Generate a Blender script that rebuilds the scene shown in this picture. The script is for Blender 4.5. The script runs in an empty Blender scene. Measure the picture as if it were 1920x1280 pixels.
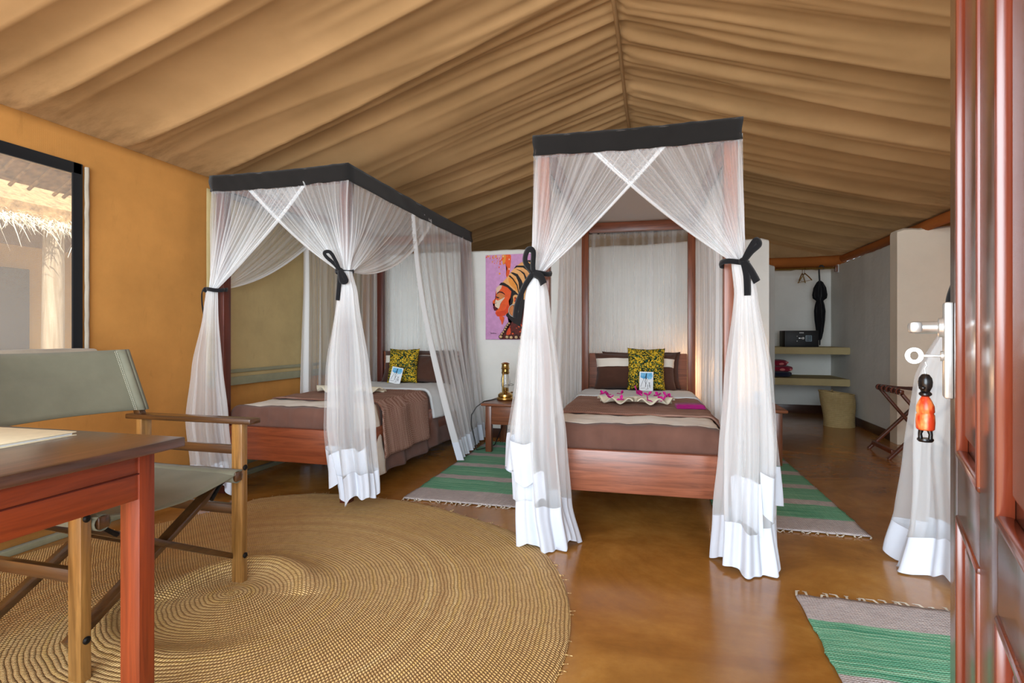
import bpy, bmesh, math, random
from mathutils import Vector, Matrix, noise
random.seed(7)
PI = math.pi
SC = bpy.context.scene
COL = SC.collection

# ------------------------------------------------------------------ camera
cam_d = bpy.data.cameras.new('camera')
cam = bpy.data.objects.new('camera', cam_d); COL.objects.link(cam)
cam.location = (0, 0, 1.05); cam.rotation_euler = (PI/2, 0, math.radians(15))
cam_d.sensor_width = 36; cam_d.lens = 18.75; cam_d.shift_y = -0.00625
cam_d.clip_start = 0.02; cam_d.clip_end = 200
SC.camera = cam
# ------------------------------------------------------------------ world, sun, exposure
w = bpy.data.worlds.new('sky'); SC.world = w; w.use_nodes = True
wn = w.node_tree.nodes; wl = w.node_tree.links
bg = wn['Background']
bg.inputs['Color'].default_value = (0.74, 0.88, 1.0, 1)
bg.inputs['Strength'].default_value = 1.0
sun_d = bpy.data.lights.new('sun', 'SUN'); sun_d.energy = 7.0; sun_d.angle = math.radians(1.0); sun_d.color = (1, .95, .86)
sun = bpy.data.objects.new('sun', sun_d); COL.objects.link(sun)
sun.rotation_euler = Vector((-0.75, 0.55, -1.3)).to_track_quat('-Z', 'Y').to_euler()
def area(name, loc, target, sx, sy, power, color):
    d = bpy.data.lights.new(name, 'AREA'); d.shape = 'RECTANGLE'; d.size = sx; d.size_y = sy; d.energy = power; d.color = color
    o = bpy.data.objects.new(name, d); COL.objects.link(o); o.location = loc
    o.rotation_euler = (Vector(target) - Vector(loc)).to_track_quat('-Z', 'Y').to_euler()
    return o
area('doorway_daylight', (-0.3, -1.6, 1.5), (-0.3, 3.0, 1.1), 4.6, 2.4, 235, (.82, .92, 1.0))
SC.view_settings.view_transform = 'Standard'; SC.view_settings.look = 'None'
SC.view_settings.gamma = 1.0; SC.view_settings.use_curve_mapping = False
SC.view_settings.exposure = 0.72
SC.cycles.transparent_max_bounces = 40

# ------------------------------------------------------------------ materials
def srgb(r, g, b):
    f = lambda c: (c/255/12.92) if c/255 <= 0.04045 else ((c/255+0.055)/1.055)**2.4
    return (f(r), f(g), f(b), 1)
class NT:
    def __init__(s, name):
        s.m = bpy.data.materials.new(name); s.m.use_nodes = True
        s.t = s.m.node_tree; s.n = s.t.nodes; s.l = s.t.links
        s.b = s.n['Principled BSDF']; s.out = s.n['Material Output']
    def new(s, typ, **kw):
        n = s.n.new(typ)
        for k, v in kw.items(): setattr(n, k, v)
        return n
    def link(s, a, b): s.l.new(a, b)
    def coords(s, scale=(1,1,1), kind='Object'):
        tc = s.new('ShaderNodeTexCoord'); mp = s.new('ShaderNodeMapping')
        mp.inputs['Scale'].default_value = scale
        s.link(tc.outputs[kind], mp.inputs['Vector']); return mp.outputs[0]
    def noise(s, vec, scale, detail=4, rough=.6, dist=0):
        n = s.new('ShaderNodeTexNoise'); n.inputs['Scale'].default_value = scale
        n.inputs['Detail'].default_value = detail; n.inputs['Roughness'].default_value = rough
        n.inputs['Distortion'].default_value = dist
        s.link(vec, n.inputs['Vector']); return n.outputs['Fac']
    def ramp(s, fac, stops):
        r = s.new('ShaderNodeValToRGB'); e = r.color_ramp.elements
        while len(e) < len(stops): e.new(.5)
        for el, (p, c) in zip(e, stops): el.position = p; el.color = c
        s.link(fac, r.inputs['Fac']); return r.outputs['Color']
    def math(s, op, a, b=None, clamp=False):
        n = s.new('ShaderNodeMath'); n.operation = op; n.use_clamp = clamp
        for i, v in enumerate((a, b)):
            if v is None: continue
            if isinstance(v, (int, float)): n.inputs[i].default_value = v
            else: s.link(v, n.inputs[i])
        return n.outputs[0]
    def mix(s, fac, a, b, mode='MIX'):
        n = s.new('ShaderNodeMix'); n.data_type = 'RGBA'; n.blend_type = mode
        for sock, v in ((n.inputs['Factor'], fac), (n.inputs['A'], a), (n.inputs['B'], b)):
            if isinstance(v, (int, float, tuple)): sock.default_value = v
            else: s.link(v, sock)
        return n.outputs['Result']
    def bump(s, h, strength=.3, dist=.01):
        b = s.new('ShaderNodeBump'); b.inputs['Strength'].default_value = strength; b.inputs['Distance'].default_value = dist
        s.link(h, b.inputs['Height']); s.link(b.outputs[0], s.b.inputs['Normal'])
    def base(s, c):
        if isinstance(c, tuple): s.b.inputs['Base Color'].default_value = c
        else: s.link(c, s.b.inputs['Base Color'])
    def rough(s, r, spec=None):
        if isinstance(r, (int, float)): s.b.inputs['Roughness'].default_value = r
        else: s.link(r, s.b.inputs['Roughness'])
        if spec is not None: s.b.inputs['Specular IOR Level'].default_value = spec
def plain(name, c, rough=.6, metal=0, nz=.12, nscale=30, bump=.1):
    t = NT(name); v = t.coords()
    f = t.noise(v, nscale)
    d = tuple(max(0, x*(1-nz*2)) for x in c[:3]) + (1,)
    l = tuple(min(1, x*(1+nz)) for x in c[:3]) + (1,)
    t.base(t.ramp(f, [(.3, d), (.7, l)])); t.rough(rough); t.b.inputs['Metallic'].default_value = metal
    if bump: t.bump(f, bump, .003)
    return t.m
def wood(name, dark, light, axis=0, rough=.35, coat=.2, scale=1.0, bump=.12):
    t = NT(name); sc = [22*scale]*3; sc[axis] = 1.4*scale
    v = t.coords(tuple(sc)); f = t.noise(v, 1.6, 6, .65, 1.2)
    sc2 = [90]*3; sc2[axis] = 4
    g = t.noise(t.coords(tuple(sc2)), 1.5, 2, .5)
    c = t.ramp(f, [(.28, dark), (.5, tuple((a+b)/2 for a, b in zip(dark, light))), (.74, light)])
    c = t.mix(t.math('MULTIPLY', g, .35), c, tuple(x*.45 for x in dark[:3]) + (1,))
    t.base(c); t.rough(rough); t.b.inputs['Coat Weight'].default_value = coat; t.b.inputs['Coat Roughness'].default_value = .25
    t.bump(g, bump, .002)
    return t.m
def cloth(name, c, scale=350, strength=.25, rough=.9, nz=.1, big=5):
    t = NT(name); v = t.coords()
    w1 = t.new('ShaderNodeTexWave', wave_type='BANDS', bands_direction='X'); w1.inputs['Scale'].default_value = scale
    w2 = t.new('ShaderNodeTexWave', wave_type='BANDS', bands_direction='Z'); w2.inputs['Scale'].default_value = scale
    t.link(v, w1.inputs['Vector']); t.link(v, w2.inputs['Vector'])
    h = t.math('ADD', w1.outputs['Fac'], w2.outputs['Fac'])
    f = t.noise(v, big, 5)
    d = tuple(x*(1-nz*2) for x in c[:3]) + (1,); l = tuple(min(1, x*(1+nz)) for x in c[:3]) + (1,)
    t.base(t.ramp(f, [(.3, d), (.7, l)])); t.rough(rough, .2)
    t.b.inputs['Sheen Weight'].default_value = .15
    t.bump(t.math('ADD', t.math('MULTIPLY', h, .1), t.noise(v, 9, 3)), strength, .01)
    return t.m
def canvas_wall(name, c, weave=140, trans=.12, strength=.25):
    t = NT(name); v = t.coords()
    w1 = t.new('ShaderNodeTexWave', wave_type='BANDS', bands_direction='Y'); w1.inputs['Scale'].default_value = weave/6.28*2
    w2 = t.new('ShaderNodeTexWave', wave_type='BANDS', bands_direction='Z'); w2.inputs['Scale'].default_value = weave/6.28*2
    t.link(v, w1.inputs['Vector']); t.link(v, w2.inputs['Vector'])
    h = t.math('MULTIPLY', w1.outputs['Fac'], w2.outputs['Fac'])
    f = t.noise(v, 1.6, 7, .65)
    d = tuple(x*.80 for x in c[:3]) + (1,); l = tuple(min(1, x*1.12) for x in c[:3]) + (1,)
    cc = t.ramp(f, [(.3, d), (.7, l)])
    cc = t.mix(t.math('MULTIPLY', h, .22), cc, tuple(x*.5 for x in c[:3]) + (1,))
    st = t.noise(t.coords((3, 9, 2.5)), 2.2, 6, .7)
    cc = t.mix(t.ramp(st, [(.60, (0,0,0,1)), (.80, (.35,.35,.35,1))]), cc, tuple(x*.45 for x in c[:3]) + (1,))
    t.base(cc); t.rough(.85, .15); t.bump(h, strength, .002)
    tr = t.new('ShaderNodeBsdfTranslucent'); t.link(cc, tr.inputs['Color'])
    mx = t.new('ShaderNodeMixShader'); mx.inputs[0].default_value = trans
    t.link(t.b.outputs[0], mx.inputs[1]); t.link(tr.outputs[0], mx.inputs[2]); t.link(mx.outputs[0], t.out.inputs['Surface'])
    return t.m
def netting(name, col=(.97, .985, 1.0, 1), lo=.0, scale=1.0, trl=.45):
    """sheer net: cover comes from the thread density stored on the mesh and from how obliquely the net is seen"""
    t = NT(name); t.n.remove(t.b)
    at = t.new('ShaderNodeAttribute', attribute_name='dens')
    lw = t.new('ShaderNodeLayerWeight'); lw.inputs['Blend'].default_value = .35
    f = t.math('POWER', lw.outputs['Facing'], 1.6)
    a = t.math('ADD', t.math('ADD', t.math('MULTIPLY', at.outputs['Fac'], scale), lo), t.math('MULTIPLY', f, .45), True)
    df = t.new('ShaderNodeBsdfDiffuse'); df.inputs[0].default_value = col
    tl = t.new('ShaderNodeBsdfTranslucent'); tl.inputs[0].default_value = col
    m1 = t.new('ShaderNodeMixShader'); m1.inputs[0].default_value = trl
    t.link(df.outputs[0], m1.inputs[1]); t.link(tl.outputs[0], m1.inputs[2])
    tp = t.new('ShaderNodeBsdfTransparent')
    m2 = t.new('ShaderNodeMixShader'); t.link(a, m2.inputs[0]); t.link(tp.outputs[0], m2.inputs[1]); t.link(m1.outputs[0], m2.inputs[2])
    t.link(m2.outputs[0], t.out.inputs['Surface'])
    return t.m
M = {}
M['mahog_x'] = wood('mahogany along x', srgb(104, 56, 36), srgb(176, 104, 74), 0, .34)
M['mahog_y'] = wood('mahogany along y', srgb(104, 56, 36), srgb(176, 104, 74), 1, .34)
M['mahog_z'] = wood('mahogany along z', srgb(100, 50, 28), srgb(168, 94, 58), 2, .34)
M['mahog_red_x'] = wood('red mahogany along x', srgb(100, 42, 20), srgb(152, 76, 42), 0, .35)
M['mahog_dk_z'] = wood('dark mahogany along z', srgb(68, 26, 16), srgb(110, 48, 32), 2, .4)
M['desk_red'] = wood('red desk wood', srgb(92, 30, 8), srgb(150, 62, 22), 1, .42, .06)
M['desk_red_z'] = wood('red desk leg wood', srgb(92, 30, 8), srgb(146, 58, 20), 2, .42, .06)
M['desk_top'] = wood('worn dark desk top wood', srgb(48, 30, 22), srgb(104, 68, 54), 1, .28, .5)
M['chair_x'] = wood('varnished chair wood along x', srgb(46, 27, 12), srgb(100, 62, 32), 0, .28, .5)
M['chair_y'] = wood('varnished chair wood along y', srgb(46, 27, 12), srgb(98, 62, 32), 1, .28, .5)
M['chair_z'] = wood('varnished chair wood along z', srgb(98, 62, 24), srgb(178, 128, 68), 2, .28, .6)
M['table_x'] = wood('bedside wood along x', srgb(92, 50, 30), srgb(150, 90, 58), 0, .35)
M['table_z'] = wood('bedside wood along z', srgb(88, 46, 26), srgb(140, 82, 50), 2, .35)
M['door'] = wood('polished door wood', srgb(74, 42, 30), srgb(112, 70, 52), 2, .2, .8, bump=.25)
M['door_mould'] = wood('red door moulding', srgb(118, 48, 28), srgb(150, 70, 44), 2, .2, .8)
M['rack'] = wood('rack wood', srgb(70, 32, 18), srgb(124, 64, 36), 0, .4)
M['pole'] = wood('weathered outdoor log', srgb(150, 128, 100), srgb(214, 196, 168), 2, .9, 0, .5, .6)
M['brown'] = cloth('brown bed linen', srgb(112, 78, 66), 300, .35)
M['brown_dk'] = cloth('dark brown pillow linen', srgb(84, 54, 42), 300, .35)
M['beige'] = cloth('beige bed linen', srgb(236, 226, 212), 300, .35, nz=.04)
M['sheet'] = cloth('pale sheet', srgb(214, 216, 216), 300, .3, nz=.03)
M['towel'] = cloth('cream towel', srgb(232, 222, 196), 500, .5, nz=.04, big=12)
M['magenta'] = cloth('magenta towel', srgb(160, 14, 110), 500, .5)
M['black'] = cloth('black ribbon cloth', srgb(20, 20, 23), 400, .2)
M['band'] = cloth('black canopy cloth', srgb(26, 24, 23), 400, .3)
M['hem'] = cloth('white hem cotton', srgb(216, 221, 232), 400, .35, nz=.02)
M['seat_canvas'] = cloth('olive grey canvas', srgb(118, 116, 98), 500, .15, .6)
M['olive'] = cloth('olive canvas hem', srgb(140, 136, 108), 500, .2)
M['brass'] = plain('brass', srgb(196, 160, 92), .25, 1, .15, 60, .02)
M['steel'] = plain('brushed steel', srgb(205, 206, 204), .3, .55, .05, 60, .02)
M['iron'] = plain('dark iron', srgb(38, 36, 36), .45, .8, .2, 80, .05)
M['black_plastic'] = plain('black enamel', srgb(12, 12, 14), .5, 0, .1, 40, .02)
M['grey_plastic'] = plain('grey plastic', srgb(130, 150, 160), .35, 0, .1, 40, .02)
M['white_print'] = plain('white print', srgb(225, 225, 225), .6, 0, .02, 40, 0)
M['blue_plastic'] = plain('pale blue plastic', srgb(190, 208, 232), .3, 0, .05, 40, .02)
M['cream_book'] = plain('cream paper cover', srgb(222, 208, 176), .6, 0, .04, 40, .02)
M['petal'] = plain('magenta petals', srgb(205, 18, 140), .6, 0, .25, 60, .05)
M['leafg'] = plain('green leaf', srgb(30, 120, 60), .5, 0, .2, 60, .05)
M['net'] = netting('white mosquito netting')
M['net_top'] = netting('grey-white canopy top cloth', (.70, .71, .76, 1), .55, .3)
def plaster(name, c, sc=2.2):
    t = NT(name); v = t.coords(); f = t.noise(v, sc, 6, .6); g = t.noise(v, 26, 6, .6)
    d = tuple(x*.90 for x in c[:3]) + (1,)
    t.base(t.ramp(f, [(.3, d), (.7, c)])); t.rough(.75, .25)
    t.bump(t.math('ADD', t.math('MULTIPLY', f, 2.0), t.math('MULTIPLY', g, .3)), .25, .02); return t.m
M['plaster'] = plaster('white plaster', srgb(240, 239, 232))
M['plaster_warm'] = plaster('cream plaster', srgb(244, 230, 208))
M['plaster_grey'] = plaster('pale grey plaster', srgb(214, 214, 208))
M['shelf'] = plaster('ochre cement', srgb(178, 160, 116), 5)
M['baseboard'] = plain('brown skirting paint', srgb(74, 46, 34), .3, 0, .12, 8, .1)
M['orange'] = canvas_wall('orange tent canvas', srgb(204, 144, 76), 300, .10)
M['tan'] = canvas_wall('tan window flap canvas', srgb(196, 172, 122), 600, .12, .1)
M['tube'] = canvas_wall('brown roof tube canvas', srgb(178, 104, 48), 600, .05, .1)
M['far_canvas'] = canvas_wall('pale neighbour canvas', srgb(214, 178, 120), 60, .02, .1)
def ceiling_mat():
    t = NT('olive tan roof canvas'); v = t.coords()
    f = t.noise(v, 1.1, 6, .6)
    c = t.ramp(f, [(.3, srgb(150, 117, 78)), (.7, srgb(176, 139, 96))])
    s = t.noise(t.coords((1.2, 5, 1.2)), 3.5, 7, .7)
    c = t.mix(t.ramp(s, [(.66, (0,0,0,1)), (.9, (.3,.3,.3,1))]), c, srgb(110, 84, 50))
    # mildew stains where the roof meets the walls (object z is the height)
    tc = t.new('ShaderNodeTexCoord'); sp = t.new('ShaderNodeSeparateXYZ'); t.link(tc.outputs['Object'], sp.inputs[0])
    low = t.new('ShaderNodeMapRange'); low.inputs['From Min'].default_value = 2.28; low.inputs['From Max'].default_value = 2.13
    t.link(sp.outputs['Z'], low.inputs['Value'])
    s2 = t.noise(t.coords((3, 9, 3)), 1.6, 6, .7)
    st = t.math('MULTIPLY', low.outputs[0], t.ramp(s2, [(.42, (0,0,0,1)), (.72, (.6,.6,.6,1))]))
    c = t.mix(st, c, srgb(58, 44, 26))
    t.base(c); t.rough(.85, .15)
    g = t.noise(v, 260, 2); t.bump(g, .08, .002)
    tr = t.new('ShaderNodeBsdfTranslucent'); t.link(c, tr.inputs['Color'])
    mx = t.new('ShaderNodeMixShader'); mx.inputs[0].default_value = .03
    t.link(t.b.outputs[0], mx.inputs[1]); t.link(tr.outputs[0], mx.inputs[2]); t.link(mx.outputs[0], t.out.inputs['Surface'])
    return t.m
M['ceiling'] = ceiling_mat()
def floor_mat():
    t = NT('polished ochre cement'); v = t.coords()
    f = t.noise(v, 1.3, 9, .68, .8); g = t.noise(v, 7, 8, .7)
    c = t.ramp(f, [(.25, srgb(116, 70, 28)), (.45, srgb(160, 106, 44)), (.6, srgb(182, 128, 60)), (.78, srgb(198, 152, 92))])
    c = t.mix(t.ramp(g, [(.35, (.45,.45,.45,1)), (.7, (0,0,0,1))]), c, srgb(120, 76, 30))
    t.base(c); t.rough(t.math('ADD', t.math('MULTIPLY', g, .16), .10), .6)
    t.bump(t.math('ADD', f, t.math('MULTIPLY', g, .3)), .06, .02); return t.m
M['floor'] = floor_mat()
def straw_rug():
    t = NT('coiled straw'); v = t.coords()
    sp = t.new('ShaderNodeSeparateXYZ'); t.link(v, sp.inputs[0])
    x, y = sp.outputs['X'], sp.outputs['Y']
    r = t.math('SQRT', t.math('ADD', t.math('MULTIPLY', x, x), t.math('MULTIPLY', y, y)))
    th = t.math('ARCTAN2', y, x)
    W = .015
    r = t.math('ADD', r, t.math('MULTIPLY', t.noise(t.coords((1,1,1)), 5, 3), .035))
    q = t.math('ADD', t.math('DIVIDE', r, W), t.math('DIVIDE', th, 2*PI))
    fl = t.math('FLOOR', q); fr = t.math('FRACT', q)
    row = t.math('SINE', t.math('MULTIPLY', fr, PI))
    cnt = t.math('ROUND', t.math('MULTIPLY', fl, 2*PI*W/.011*.5))
    st = t.math('SINE', t.math('ADD', t.math('MULTIPLY', th, cnt), t.math('MULTIPLY', fr, 2.2)))
    st = t.math('ABSOLUTE', st)
    h = t.math('MULTIPLY', t.math('POWER', row, .6), t.math('POWER', st, .5))
    band = t.noise(t.coords((1,1,1)), 1.2, 5, .6)
    rr = t.new('ShaderNodeTexNoise', noise_dimensions='1D'); rr.inputs['Scale'].default_value = 17; rr.inputs['Detail'].default_value = 4; t.link(r, rr.inputs['W'])
    cc = t.ramp(rr.outputs['Fac'], [(.3, srgb(206, 162, 106)), (.5, srgb(230, 190, 132)), (.64, srgb(230, 186, 104)), (.75, srgb(238, 204, 148))])
    cc = t.mix(t.ramp(band, [(.42, (0,0,0,1)), (.66, (.75,.75,.75,1))]), cc, srgb(204, 156, 84))
    cc = t.mix(t.ramp(t.noise(v, 40, 4, .7), [(.45, (0,0,0,1)), (.7, (.7,.7,.7,1))]), cc, srgb(176, 128, 76))
    fine = t.noise(v, 160, 3)
    cc = t.mix(t.math('MULTIPLY', fine, .5), cc, srgb(240, 212, 152))
    cc = t.mix(t.math('MULTIPLY', t.math('SUBTRACT', 1.0, h, True), .8), cc, srgb(120, 76, 36))
    t.base(cc); t.rough(.7, .3); t.bump(h, .9, .007); return t.m
M['straw'] = straw_rug()
def basket_mat():
    t = NT('woven palm basket'); v = t.coords(); sp = t.new('ShaderNodeSeparateXYZ'); t.link(v, sp.inputs[0])
    row = t.math('ABSOLUTE', t.math('SINE', t.math('MULTIPLY', sp.outputs['Z'], PI/.013)))
    th = t.math('ARCTAN2', sp.outputs['Y'], sp.outputs['X'])
    st = t.math('ABSOLUTE', t.math('SINE', t.math('MULTIPLY', th, 36)))
    h = t.math('MULTIPLY', t.math('POWER', row, .5), t.math('ADD', t.math('MULTIPLY', st, .3), .7))
    c = t.mix(t.noise(v, 30, 4), srgb(182, 152, 96), srgb(222, 198, 142))
    c = t.mix(t.math('SUBTRACT', 1.0, h, True), c, srgb(80, 60, 28))
    t.base(c); t.rough(.7); t.bump(h, .6, .006); return t.m
M['basket'] = basket_mat()
def rag_rug(name, near):
    """striped rag rug; stripes run across, object y is the length"""
    t = NT(name); tc = t.new('ShaderNodeTexCoord'); sp = t.new('ShaderNodeSeparateXYZ'); t.link(tc.outputs['Object'], sp.inputs[0])
    wob = t.noise(t.coords((2.5, 8, 1)), 1.2, 4)
    yy = t.math('ADD', sp.outputs['Y'], t.math('MULTIPLY', t.math('SUBTRACT', wob, .5), .03))
    rag = t.noise(t.coords((1.2, 60, 1)), 1.6, 6, .7)
    frag = t.noise(t.coords((14, 120, 1)), 1.2, 5, .7)
    green = t.ramp(rag, [(.3, srgb(50, 118, 90)), (.42, srgb(84, 152, 120)), (.54, srgb(126, 178, 146)), (.7, srgb(170, 198, 166))])
    pink = t.ramp(frag, [(.3, srgb(158, 148, 148)), (.7, srgb(206, 194, 190))])
    P = .37
    ph = t.math('FRACT', t.math('DIVIDE', t.math('SUBTRACT', yy, 3.36), P))
    g = t.math('MULTIPLY', t.math('LESS_THAN', ph, .72), t.math('GREATER_THAN', yy, 3.33))
    if near:
        a = t.math('LESS_THAN', yy, 2.17); b = t.math('GREATER_THAN', yy, 1.84); g = t.math('MULTIPLY', a, b)
        d = t.math('LESS_THAN', yy, 1.70); g = t.math('MAXIMUM', g, d)
    c = t.mix(g, pink, green)
    c = t.mix(t.ramp(frag, [(.62, (0,0,0,1)), (.72, (.7,.7,.7,1))]), c, srgb(196, 184, 150))
    t.base(c); t.rough(.9, .1)
    wv = t.new('ShaderNodeTexWave', wave_type='BANDS', bands_direction='Y'); wv.inputs['Scale'].default_value = 28; wv.inputs['Distortion'].default_value = .6
    wx = t.new('ShaderNodeTexWave', wave_type='BANDS', bands_direction='X'); wx.inputs['Scale'].default_value = 30
    t.link(tc.outputs['Object'], wv.inputs['Vector']); t.link(tc.outputs['Object'], wx.inputs['Vector'])
    t.bump(t.math('ADD', t.math('MULTIPLY', wv.outputs['Fac'], wx.outputs['Fac']), rag), .7, .006); return t.m
M['rag'] = rag_rug('green striped rag rug', False); M['rag_near'] = rag_rug('green wide striped rag rug', True)
def throw_mat():
    t = NT('brown knitted throw'); v = t.coords(); 
    w1 = t.new('ShaderNodeTexWave', wave_type='BANDS', bands_direction='DIAGONAL'); w1.inputs['Scale'].default_value = 55
    w2 = t.new('ShaderNodeTexWave', wave_type='BANDS', bands_direction='Y'); w2.inputs['Scale'].default_value = 22; w2.inputs['Distortion'].default_value = .4
    t.link(v, w1.inputs['Vector']); t.link(v, w2.inputs['Vector'])
    h = t.math('MULTIPLY', w1.outputs['Fac'], w2.outputs['Fac'])
    c = t.ramp(h, [(.05, srgb(128, 90, 76)), (.35, srgb(168, 128, 112)), (.8, srgb(216, 188, 174))])
    s = t.noise(t.coords((.4, 12, .4)), 2.5, 4)
    c = t.mix(t.ramp(s, [(.50, (0,0,0,1)), (.66, (.6,.6,.6,1))]), c, srgb(206, 172, 156))
    t.base(c); t.rough(.95, .1); t.bump(h, .7, .006); return t.m
M['throw'] = throw_mat()
def speckle():
    t = NT('yellow and green printed cushion'); v = t.coords()
    vo = t.new('ShaderNodeTexVoronoi'); vo.inputs['Scale'].default_value = 135; t.link(v, vo.inputs['Vector'])
    sp = t.new('ShaderNodeSeparateColor'); t.link(vo.outputs['Color'], sp.inputs[0])
    n = t.noise(v, 9, 3)
    k = t.math('ADD', sp.outputs[0], t.math('MULTIPLY', t.math('SUBTRACT', n, .5), .9))
    r = t.new('ShaderNodeValToRGB'); r.color_ramp.interpolation = 'CONSTANT'
    e = r.color_ramp.elements
    cols = [(0, srgb(24, 40, 26)), (.30, srgb(44, 84, 56)), (.46, srgb(110, 104, 30)), (.60, srgb(186, 146, 24)), (.80, srgb(222, 186, 50))]
    while len(e) < 5: e.new(.5)
    for el, (p, c) in zip(e, cols): el.position = p; el.color = c
    t.link(k, r.inputs['Fac']); t.base(r.outputs['Color']); t.rough(.85, .2); return t.m
M['speckle'] = speckle()
def glass_mat():
    t = NT('clear glass'); t.b.inputs['Transmission Weight'].default_value = 1; t.b.inputs['Roughness'].default_value = .02
    t.b.inputs['Base Color'].default_value = (.97,.98,1,1)
    tp = t.new('ShaderNodeBsdfTransparent'); mx = t.new('ShaderNodeMixShader'); mx.inputs[0].default_value = .55
    t.link(t.b.outputs[0], mx.inputs[1]); t.link(tp.outputs[0], mx.inputs[2]); t.link(mx.outputs[0], t.out.inputs['Surface']); return t.m
M['glass'] = glass_mat()
def screen_mat():
    t = NT('fine window screen'); t.n.remove(t.b)
    df = t.new('ShaderNodeBsdfDiffuse'); df.inputs[0].default_value = (.80,.78,.74,1)
    tl = t.new('ShaderNodeBsdfTranslucent'); tl.inputs[0].default_value = (.80,.78,.74,1)
    m1 = t.new('ShaderNodeMixShader'); t.link(df.outputs[0], m1.inputs[1]); t.link(tl.outputs[0], m1.inputs[2])
    tp = t.new('ShaderNodeBsdfTransparent'); m2 = t.new('ShaderNodeMixShader')
    w1 = t.new('ShaderNodeTexWave', wave_type='BANDS', bands_direction='Y'); w1.inputs['Scale'].default_value = 70
    w2 = t.new('ShaderNodeTexWave', wave_type='BANDS', bands_direction='Z'); w2.inputs['Scale'].default_value = 70
    v = t.coords(); t.link(v, w1.inputs[0]); t.link(v, w2.inputs[0])
    a = t.math('ADD', t.math('MULTIPLY', t.math('MAXIMUM', w1.outputs['Fac'], w2.outputs['Fac']), .22), .08)
    t.link(a, m2.inputs[0]); t.link(tp.outputs[0], m2.inputs[1]); t.link(m1.outputs[0], m2.inputs[2]); t.link(m2.outputs[0], t.out.inputs['Surface']); return t.m
M['screen'] = screen_mat()
def flat(name, rgb, rough=.7):
    t = NT(name); v = t.coords(); n = t.noise(v, 24, 4)
    c = srgb(*rgb); d = tuple(x*.86 for x in c[:3]) + (1,)
    t.base(t.ramp(n, [(.35, d), (.65, c)])); t.rough(rough, .2); return t.m

# ------------------------------------------------------------------ helpers
def link_mesh(name, me, mat=None, parent=None, smooth=False):
    o = bpy.data.objects.new(name, me); COL.objects.link(o)
    if mat is not None:
        for m in (mat if isinstance(mat, (list, tuple)) else [mat]): me.materials.append(m)
    if parent: o.parent = parent
    if smooth:
        me.polygons.foreach_set('use_smooth', [True]*len(me.polygons))
    return o
def tag(o, label=None, cat=None, group=None, kind=None):
    if label: o['label'] = label
    if cat: o['category'] = cat
    if group: o['group'] = group
    if kind: o['kind'] = kind
    return o
def thing(name, label, cat, loc=(0,0,0), rz=0, group=None, rot=None):
    o = bpy.data.objects.new(name, None); COL.objects.link(o); o.location = loc
    o.rotation_euler = rot if rot else (0, 0, rz); o.empty_display_size = .1
    return tag(o, label, cat, group)
def struct(o): o['kind'] = 'structure'; return o
def smooth_by_angle(me, ang=40):
    me.polygons.foreach_set('use_smooth', [True]*len(me.polygons))
    bm = bmesh.new(); bm.from_mesh(me)
    for e in bm.edges:
        e.smooth = (len(e.link_faces) == 2 and e.calc_face_angle(0) < math.radians(ang))
    bm.to_mesh(me); bm.free()
def finish(bm, name, mat, parent=None, ang=35):
    bmesh.ops.recalc_face_normals(bm, faces=bm.faces)
    me = bpy.data.meshes.new(name); bm.to_mesh(me); bm.free()
    smooth_by_angle(me, ang)
    return link_mesh(name, me, mat, parent)
def add_box(bm, c, s, rot=None, bev=0):
    """box of centre c and size s added to bm"""
    r = bmesh.ops.create_cube(bm, size=1); vs = r['verts']
    bmesh.ops.scale(bm, vec=s, verts=vs)
    if bev:
        es = list({e for v in vs for e in v.link_edges})
        rb = bmesh.ops.bevel(bm, geom=es, offset=bev, segments=2, affect='EDGES', profile=.5)
        vs = list({v for f in rb['faces'] for v in f.verts} | {v for v in vs if v.is_valid})
    if rot: bmesh.ops.rotate(bm, cent=(0,0,0), matrix=rot, verts=vs)
    bmesh.ops.translate(bm, vec=c, verts=vs)
    return vs
def box(name, x0, x1, y0, y1, z0, z1, mat, parent=None, bev=.003):
    bm = bmesh.new(); add_box(bm, ((x0+x1)/2, (y0+y1)/2, (z0+z1)/2), (abs(x1-x0), abs(y1-y0), abs(z1-z0)), None, bev)
    return finish(bm, name, mat, parent)
def bar(name, a, b, wdt, hgt, mat, parent=None, bev=.003, up=(0,0,1)):
    """rectangular bar from a to b"""
    a, b = Vector(a), Vector(b); d = b-a; L = d.length
    z = d.normalized(); x = Vector(up).cross(z)
    if x.length < 1e-4: x = Vector((1,0,0)).cross(z)
    x.normalize(); y = z.cross(x)
    R = Matrix((x, y, z)).transposed()
    bm = bmesh.new(); add_box(bm, (a+b)/2, (wdt, hgt, L), R, bev)
    return finish(bm, name, mat, parent)
def add_tube(bm, pts, r, seg=10, cap=True):
    pts = [Vector(p) for p in pts]; rs = r if isinstance(r, (list, tuple)) else [r]*len(pts)
    rings = []; up = None
    for i, p in enumerate(pts):
        t = (pts[min(i+1, len(pts)-1)] - pts[max(i-1, 0)]).normalized()
        if up is None:
            up = t.cross(Vector((0,0,1)))
            if up.length < 1e-3: up = t.cross(Vector((1,0,0)))
        up = (up - t*up.dot(t)).normalized(); v = t.cross(up)
        rings.append([bm.verts.new(p + (up*math.cos(2*PI*k/seg) + v*math.sin(2*PI*k/seg))*rs[i]) for k in range(seg)])
    for a, b in zip(rings, rings[1:]):
        for k in range(seg): bm.faces.new((a[k], a[(k+1)%seg], b[(k+1)%seg], b[k]))
    if cap:
        bm.faces.new(rings[0][::-1]); bm.faces.new(rings[-1])
def tube(name, pts, r, mat, parent=None, seg=10):
    bm = bmesh.new(); add_tube(bm, pts, r, seg); return finish(bm, name, mat, parent, 50)
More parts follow.
